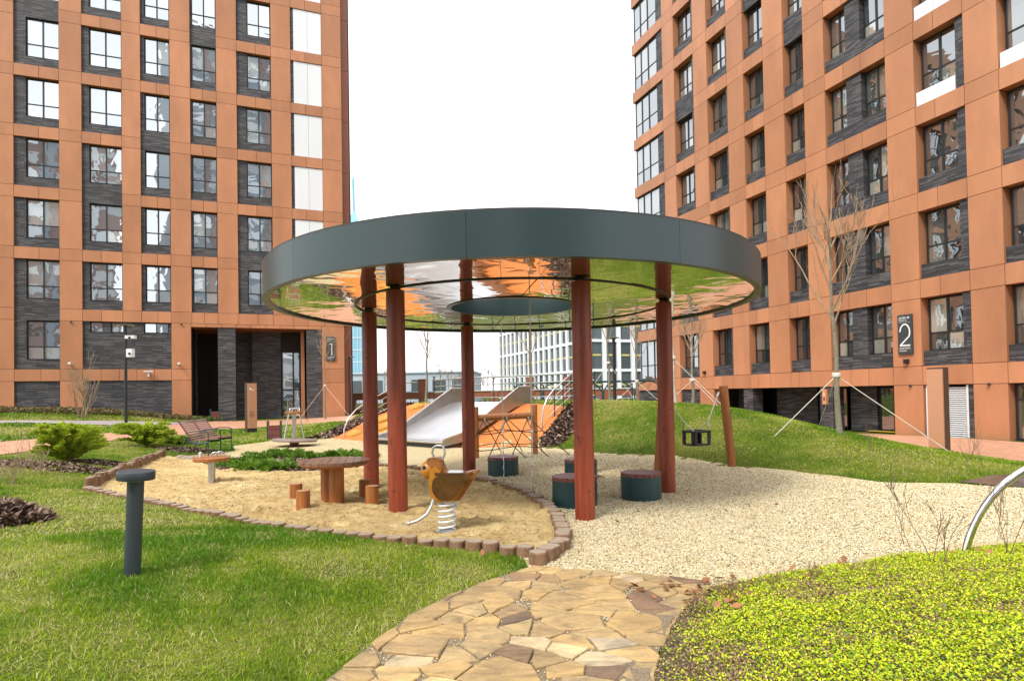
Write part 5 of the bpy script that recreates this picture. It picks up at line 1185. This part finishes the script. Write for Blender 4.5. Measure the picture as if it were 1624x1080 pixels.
# ---- leaf and blade meshes
M['grass'] = vcol('grass_blade', 0.55, 0.35); M['leaf'] = vcol('small_leaf', 0.45, 0.3, 0.4); M['juniper'] = vcol('juniper_spray', 0.6, 0.25)
def vnoise(x, y, f, seed): return np.clip(.5 + .5 * fbm(np.asarray(x, float), np.asarray(y, float), seed, f, 4) * 1.3, 0, 1)
HARD = [PATH, GRAVEL, COVER, ORANGE, PLAZA_L, PATH_G, PLAZA_R, [(7.0, 9.5), (7.5, 9.05), (8.2, 8.65), (9.1, 7.35), (10.6, 8.0), (9.6, 9.3), (8.7, 9.9), (7.8, 9.8)]]
MULCH = []                                                # (x, y, rx, ry) bark beds, filled below
def blades(name, region, dens, hmin, hmax, wid, seed, fresh=0.5, lab=None, keepout=()):
    r_ = np.random.default_rng(seed); x0, x1, y0, y1 = region[0]; n = int((x1 - x0) * (y1 - y0) * dens)
    X = r_.uniform(x0, x1, n); Y = r_.uniform(y0, y1, n)
    k = np.ones(n, bool)
    for poly in HARD: k &= ~(inpoly(X, Y, poly) & ((polydist(X, Y, poly) > .012 + .05 * r_.random(n) ** 2) if poly is PATH else True))
    if len(region) > 1: k &= region[1](X, Y)
    for (a, b, rx, ry) in MULCH: k &= ((X - a) / rx) ** 2 + ((Y - b) / ry) ** 2 > 1
    X, Y = X[k], Y[k]; n = len(X); Zb = zg(X, Y) - .008
    # cull blades well outside the view to save time
    vn = np.clip((vnoise(X, Y, 1.5, seed + 1) - .5) * 1.5 + .5, 0, 1); vm = vnoise(X, Y, 6.5, seed + 2); H = r_.uniform(hmin, hmax, n) * (.7 + .6 * vm); A = r_.uniform(0, 2 * math.pi, n); W = wid * r_.uniform(.7, 1.3, n)
    flat = (r_.random(n) < .35 + .35 * (vn < .45)); lean = np.where(flat, r_.uniform(.8, 1.8, n), r_.uniform(.1, 1.0, n)); LA = r_.uniform(0, 2 * math.pi, n)
    lx, ly = np.cos(LA) * lean * H, np.sin(LA) * lean * H; H = np.where(flat, H * .45, H); wx, wy = np.cos(A) * W / 2, np.sin(A) * W / 2
    P = np.empty((n, 5, 3)); P[:, 0] = np.c_[X - wx, Y - wy, Zb]; P[:, 1] = np.c_[X + wx, Y + wy, Zb]
    P[:, 2] = np.c_[X + lx * .4 - wx * .8, Y + ly * .4 - wy * .8, Zb + H * .6]; P[:, 3] = np.c_[X + lx * .4 + wx * .8, Y + ly * .4 + wy * .8, Zb + H * .6]; P[:, 4] = np.c_[X + lx, Y + ly, Zb + H]
    g1, g2, ye, st = np.array([.035, .12, .003]), np.array([.17, .38, .006]), np.array([.56, .60, .03]), np.array([.74, .66, .29])
    t = r_.random((n, 1)); c = g1 + (g2 - g1) * t; u = np.clip(vn * 1.5 - .2 + .5 * (vm - .5) + r_.normal(0, .25, n), 0, 1)[:, None]; c = c * u + (g2 * .35 + ye * .65) * (1 - u)
    dry = (r_.random(n) < (.07 + .62 * np.clip(.50 - vn, 0, 1) / .50 + .26 * (vm < .30)) * (1.3 - fresh)); c[dry] = st * r_.uniform(.6, 1.1, (dry.sum(), 1))
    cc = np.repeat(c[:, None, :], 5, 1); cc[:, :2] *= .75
    i = (np.arange(n) * 5)[:, None]; T = np.concatenate([i + np.array([[0, 1, 3]]), i + np.array([[0, 3, 2]]), i + np.array([[2, 3, 4]])])
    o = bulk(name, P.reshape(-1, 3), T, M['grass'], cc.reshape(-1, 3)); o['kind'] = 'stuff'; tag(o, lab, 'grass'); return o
def leaves(name, X, Y, Zl, size, cols, mat, lab, cat, seed, tiltmax=.9, elong=1.5, kind='stuff', normal=None, parent=None):
    r_ = np.random.default_rng(seed); n = len(X); A = r_.uniform(0, 6.283, n); S = size * r_.uniform(.6, 1.25, n); tl = r_.uniform(-tiltmax, tiltmax, n); tl2 = r_.uniform(-tiltmax, tiltmax, n)
    ux, uy, uz = np.cos(A) * np.cos(tl), np.sin(A) * np.cos(tl), np.sin(tl); vx, vy, vz = -np.sin(A) * np.cos(tl2), np.cos(A) * np.cos(tl2), np.sin(tl2)
    C = np.c_[X, Y, Zl]; U = np.c_[ux, uy, uz] * (S * elong)[:, None] * .5; Vv = np.c_[vx, vy, vz] * S[:, None] * .5
    P = np.stack([C - U, C - U * .1 + Vv, C + U, C - U * .1 - Vv], 1)
    i = (np.arange(n) * 4)[:, None]; o = bulk(name, P.reshape(-1, 3), i + np.array([[0, 1, 2, 3]]), mat, np.repeat(cols, 4, 0), parent)
    if kind: o['kind'] = kind
    if lab: tag(o, lab, cat)
    return o
def in_view(X, Y, m=1.15): return (Y > .3) & (np.abs(X) < Y * .85 * m + .8)

# bark beds and heaps
M['chip'] = vcol('bark_chip', 0.85, 0.0)
def chips(name, X, Y, Zl, size, seed, lab):
    r_ = np.random.default_rng(seed); n = len(X); pal = np.array([[.07, .045, .035], [.15, .095, .07], [.25, .17, .125], [.38, .28, .21]]); c = pal[r_.choice(4, n, p=[.3, .35, .25, .1])] * r_.uniform(.7, 1.2, (n, 1))
    return leaves(name, X, Y, Zl, size, c, M['chip'], lab, 'bark mulch', seed, .8, 2.6)
def ellipse_pts(a, b, rx, ry, n, r_):
    t = r_.uniform(0, 6.283, n); q = np.sqrt(r_.random(n)); return a + rx * q * np.cos(t), b + ry * q * np.sin(t)
r_ = np.random.default_rng(5)
hp_ = onz(28, 832, .28); MULCH.append((hp_.x - .55, hp_.y + .35, .52, .5))
jb = hit(90, 745); MULCH.append((jb.x - .5, jb.y + .3, 1.9, .55)); MULCH.append((hit(170, 736).x, hit(170, 736).y, .8, .35)); j2 = hit(270, 715); MULCH.append((j2.x + .2, j2.y + .4, .9, .5))
labs = ['heap of dark bark mulch at the left edge of the lawn', 'bark mulch strip under the left juniper', 'small bark mulch patch right of the left juniper', 'bark mulch patch under the juniper by the bench']
for k, (a, b, rx, ry) in enumerate(MULCH):
    n = 2600 if k == 0 else 1500; X, Y = ellipse_pts(a, b, rx, ry, n, r_); q = np.clip(1 - ((X - a) / rx) ** 2 - ((Y - b) / ry) ** 2, 0, 1); hgt = .22 if k == 0 else .06
    chips('bark_mulch', X, Y, zg(X, Y) + hgt * q * r_.random(n) ** .5 + .01, .07 if k == 0 else .045, 300 + k, labs[k])
# centre bed
BED = [(-3.6, 12.4), (-4.7, 12.2), (-6.2, 12.75), (-6.95, 13.7), (-6.9, 15.2), (-6.2, 16.3), (-4.5, 15.6), (-3.3, 14.2), (-3.0, 13.0)]
drape('bark_bed', BED, .05, simple('dark_bark_soil', (0.075, 0.05, 0.038), 0.9, var=0.4, scale=20, bmp=0.6))
X = r_.uniform(-7, -2.9, 6000); Y = r_.uniform(12.1, 16.4, 6000); k = inpoly(X, Y, BED); chips('bark_mulch', X[k], Y[k], zg(X[k], Y[k]) + .06 + .02 * r_.random(k.sum()), .05, 330, 'bark mulch in the low juniper bed in the sand')
# chips along both edges of the orange slope
eL = [(-6.6, 21.9), (-5.2, 23.4), (-3.75, 23.65), (-4.4, 24.6), (-6.2, 24.2), (-7.6, 22.1)]; eR = [(0.75, 17.5), (1.72, 18.75), (2.5, 19.4), (2.3, 18.2), (1.35, 16.75), (.9, 16.9)]
for k_, (po, lab) in enumerate(((eL, 'bark mulch strip along the left edge of the orange slope'), (eR, 'bark mulch strip along the right edge of the orange slope'))):
    xs = [p[0] for p in po]; ys = [p[1] for p in po]; n = 5200; X = r_.uniform(min(xs), max(xs), n); Y = r_.uniform(min(ys), max(ys), n); k = inpoly(X, Y, po); drape('bark_bed', po, .015, bpy.data.materials['dark_bark_soil'])
    chips('bark_mulch', X[k], Y[k], zg(X[k], Y[k]) + .03 + .05 * r_.random(k.sum()), .085, 340 + k_, lab); HARD.append(po)

# lawns
nearL = lambda X, Y: in_view(X, Y) & (X < 1.0) & (np.hypot(X, Y) < 7.5)
midL = lambda X, Y: in_view(X, Y) & (X < -1.0) & (np.hypot(X, Y) >= 7.5) & (np.hypot(X, Y) < 22)
mound = lambda X, Y: in_view(X, Y) & (X > .5)
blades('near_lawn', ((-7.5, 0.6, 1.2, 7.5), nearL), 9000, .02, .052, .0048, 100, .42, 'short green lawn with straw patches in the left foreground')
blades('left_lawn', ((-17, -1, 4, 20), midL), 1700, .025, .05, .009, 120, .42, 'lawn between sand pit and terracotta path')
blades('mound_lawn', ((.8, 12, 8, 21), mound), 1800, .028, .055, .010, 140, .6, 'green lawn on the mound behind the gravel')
blades('far_lawn', ((-24, -4, 17, 33), lambda X, Y: in_view(X, Y) & (np.hypot(X, Y) > 21.5)), 160, .05, .09, .03, 160, .3, 'yellowish lawn strips before the left block')
blades('slope_lawn', ((-9.5, -3, 20.5, 30), lambda X, Y: in_view(X, Y)), 260, .05, .09, .025, 170, .4, 'lawn slope left of the orange mound')

# ground cover on the right
Xc = r_.uniform(.5, 6.5, 440000); Yc = r_.uniform(1.6, 6.4, 440000); k = inpoly(Xc, Yc, COVER) & in_view(Xc, Yc, 1.05); Xc, Yc = Xc[k], Yc[k]
vn = vnoise(Xc, Yc, 2.0, 31); vm = vnoise(Xc, Yc, 9, 33); ed = polydist(Xc, Yc, PATH); k = (r_.random(len(Xc)) < np.clip(.25 + ed * 2.2, 0, 1)); Xc, Yc, vn, vm, ed = Xc[k], Yc[k], vn[k], vm[k], ed[k]; n = len(Xc)
c = np.array([.34, .54, .008]) + (np.array([.84, .82, .03]) - np.array([.34, .54, .008])) * r_.random((n, 1)); dk = r_.random(n) < .18; c[dk] = np.array([.12, .25, .012]) * r_.uniform(.7, 1.3, (dk.sum(), 1))
br_ = r_.random(n) < np.clip(.14 + .5 * (.5 - vn) + .30 * (vm < .30) + .5 * np.exp(-ed * 5), .06, .9); c[br_] = np.array([.36, .23, .14]) * r_.uniform(.5, 1.4, (br_.sum(), 1))
leaves('ground_cover', Xc, Yc, zg(Xc, Yc) + .01 + .05 * r_.random(n) * (.4 + vm), .0122, c, M['leaf'], 'yellow green low ground cover in the right foreground', 'ground cover', 51, .8, 1.35)
drape('planting_soil', COVER, .004, simple('planting_soil', (0.10, 0.075, 0.045), 0.95, var=0.5, scale=25, bmp=0.7))
# fallen brown leaves at its rim
M['dead_leaf'] = vcol('dead_leaf', 0.8, 0.1); Xd = np.r_[r_.normal(1.45, .22, 60), r_.uniform(2, 4.4, 26), r_.uniform(-1, 3.5, 14)]; Yd = np.r_[r_.normal(4.5, .18, 60), r_.uniform(4.6, 5.5, 26), r_.uniform(5.6, 9, 14)]
leaves('fallen_leaves', Xd, Yd, zg(Xd, Yd) + .05, .055, np.array([.28, .13, .06]) * r_.uniform(.5, 1.4, (100, 1)), M['dead_leaf'], 'scattered brown fallen leaves on gravel and path edge', 'leaves', 77, .6)

# pebbles standing proud of the gravel near the camera, and grit in the joints of the flagstones
M['pebble'] = vcol('pebble', 0.8, 0.0, 0.2)
def pebbles(name, X, Y, Zl, s, seed, lab, bright=1.0):
    r_ = np.random.default_rng(seed); n = len(X); S = s * r_.uniform(.5, 1.4, (n, 3)) * np.array([1, 1, .65]); A = r_.uniform(0, 6.28, n); O = np.array([[1, 0, 0], [0, 1, 0], [-1, 0, 0], [0, -1, 0], [0, 0, 1], [0, 0, -1]], float)
    P = O[None] * S[:, None, :]; P += r_.normal(0, .12, P.shape) * S[:, None, :]; ca, sa = np.cos(A)[:, None], np.sin(A)[:, None]; Q = P.copy(); Q[..., 0] = P[..., 0] * ca - P[..., 1] * sa; Q[..., 1] = P[..., 0] * sa + P[..., 1] * ca
    Q += np.c_[X, Y, Zl][:, None, :]; F_ = np.array([[0, 1, 4], [1, 2, 4], [2, 3, 4], [3, 0, 4], [1, 0, 5], [2, 1, 5], [3, 2, 5], [0, 3, 5]]); T = ((np.arange(n) * 6)[:, None, None] + F_[None]).reshape(-1, 3)
    pal = np.array([[.82, .76, .58], [.76, .65, .41], [.64, .51, .29], [.42, .33, .20], [.16, .12, .08]]); c = pal[r_.choice(5, n, p=[.38, .34, .17, .06, .05])] * r_.uniform(.85, 1.12, (n, 1)) * bright
    o = bulk(name, Q.reshape(-1, 3), T, M['pebble'], np.repeat(c, 6, 0)); o['kind'] = 'stuff'; tag(o, lab, 'gravel'); return o
Xp, Yp = r_.uniform(-.5, 8, 300000), r_.uniform(4.7, 16, 300000); D = np.hypot(Xp, Yp); k = inpoly(Xp, Yp, GRAVEL) & ~inpoly(Xp, Yp, SAND) & in_view(Xp, Yp, 1.02) & (r_.random(len(Xp)) < np.clip((7.0 / D) ** 2, .10, 1)); Xp, Yp = Xp[k], Yp[k]; D = D[k]
pebbles('loose_gravel', Xp, Yp, .017 + .006 * r_.random(len(Xp)), (.008 + .0007 * np.clip(D - 5, 0, 12))[:, None], 91, 'pale crushed gravel lying loose over the playground')
Xp, Yp = r_.uniform(-1.3, 1.7, 52000), r_.uniform(1.8, 5.5, 52000); k = inpoly(Xp, Yp, PATH); Xp, Yp = Xp[k], Yp[k]; k = r_.random(len(Xp)) < np.clip(.12 + .5 * (Yp - 3) / 2.5, .12, .6); Xp, Yp = Xp[k], Yp[k]
pebbles('joint_gravel', Xp, Yp, .022 + .003 * r_.random(len(Xp)), .006, 93, 'pale gravel in the joints between the flagstones')

Xq, Yq = r_.uniform(-9, .5, 16000), r_.uniform(5.8, 15.6, 16000); k = inpoly(Xq, Yq, SAND) & (vnoise(Xq, Yq, 3.0, 55) < .55); Xq, Yq = Xq[k], Yq[k]
cl = pebbles('sand_clods', Xq, Yq, sand_z(Xq, Yq) + .002, .011, 97, 'small clods of damp sand in the sand pit'); n = len(Xq)
cc = np.repeat(np.array([.33, .21, .085]) * r_.uniform(.55, 1.5, (n, 1)), 6, 0); cl.data.color_attributes['Col'].data.foreach_set('color', np.c_[cc, np.ones(len(cc))].astype(np.float32).ravel())

# junipers: arching shoots set with short scaly sprays
def juniper(x, y, rad, h, lab, seed, shoots, col=(.16, .27, .02), tip=(.38, .46, .05), low=False, grp='junipers'):
    r_ = np.random.default_rng(seed); z0 = Z(x, y); t = thing('juniper', lab, 'shrub', (x, y, z0), 0, grp); mb = MB(); PX = []; PC_ = []
    for s in range(shoots):
        a = r_.uniform(0, 6.283); L = rad * r_.uniform(.55, 1.1); up = r_.uniform(.25, 1.0) * h; pts = []
        for i in range(9):
            u = i / 8; rr = L * u; pts.append(Vector((rr * math.cos(a + .25 * u), rr * math.sin(a + .25 * u), .02 + up * math.sin(min(1, u * 1.15) * 1.75) if not low else .02 + up * math.sin(u * 2.2))))
        mb.tube(pts, [.010 * (1 - .8 * i / 8) for i in range(9)], 4, caps=False)
        m = int((80 if low else 230) * L / .6) + 30
        for q in range(m):
            u = r_.uniform(.06, 1.0) ** .85; i = min(7, int(u * 8)); b = pts[i].lerp(pts[i + 1], u * 8 - i); ax = (pts[i + 1] - pts[i]).normalized(); o = Vector(r_.normal(0, 1, 3)); o = (o - ax * o.dot(ax)).normalized(); d = (ax * .75 + o * .7 + Vector((0, 0, .15))).normalized(); l = r_.uniform(.05, .13) * (1.15 - .4 * u); w_ = d.cross(Vector(r_.normal(0, 1, 3))).normalized() * l * (.15 if low else .15)
            PX += [b - w_ * .6, b + d * l * .5 + w_, b + d * l, b + d * l * .5 - w_]; k = r_.random(); f = min(1, max(0, .25 + .6 * u * k + r_.normal(0, .15))); PC_.append([c0 + (c1 - c0) * f for c0, c1 in zip(col, tip)])
    mb.build('branches', M['twig'], t); P = np.array([p[:] for p in PX]); n = len(PC_)
    o = bulk('foliage', P, (np.arange(n) * 4)[:, None] + np.array([[0, 1, 2, 3]]), M['juniper'], np.repeat(np.array(PC_), 4, 0), t); return t
p = hit(110, 733); juniper(p.x, p.y, .66, .82, 'bushy yellow green juniper in the left lawn, nearer one', 3, 70, (.20, .34, .015), (.60, .66, .06))
p = hit(232, 708); juniper(p.x, p.y, .80, .66, 'spreading yellow green juniper near the bench, farther one', 4, 64, (.20, .34, .015), (.60, .66, .06)); 
p = hit(285, 704); juniper(p.x, p.y, .55, .22, 'low trailing juniper beside the bench', 6, 22)
names = ['left end of the bed', 'front of the bed, second from the left', 'front of the bed beside the disc', 'middle of the bed', 'back of the bed', 'right front of the bed behind the play table', 'right end of the bed behind the table', 'back right of the bed']
for i, (px, py, rad) in enumerate(((372, 742, .6), (400, 748, .55), (440, 748, .6), (420, 732, .55), (455, 726, .5), (500, 730, .55), (545, 729, .55), (575, 735, .45))):
    p = hit(px, py); juniper(p.x, p.y, rad, .20, 'low creeping green juniper, ' + names[i], 20 + i, 26, (.07, .17, .012), (.20, .36, .03), True, 'creeping junipers in the sand bed')
# brown green planting along the foot of the left block
X = r_.uniform(-29, -13.5, 42000); Y = r_.uniform(25, 34, 42000); q = (X + 24) * .3518 * 1.0; fy = 31.72 + (X + 24.0) * .3759; k = (fy - Y > .05) & (fy - Y < 3.2 * np.clip((-15.0 - X) / 6, .15, 1)) & in_view(X, Y, 1.1); X, Y = X[k], Y[k]; n = len(X)
c = np.array([.15, .15, .045]) * r_.uniform(.5, 1.5, (n, 1)); b_ = r_.random(n) < .4; c[b_] = np.array([.20, .125, .075]) * r_.uniform(.5, 1.4, (b_.sum(), 1)); g_ = X > -17.5; c[g_] = np.array([.12, .22, .03]) * r_.uniform(.6, 1.3, (g_.sum(), 1))
leaves('low_planting', X, Y, zg(X, Y) + .04 + .22 * r_.random(n), .085, c, M['leaf'], 'brown green low planting along the foot of the left block', 'planting', 61, .9, 1.4)
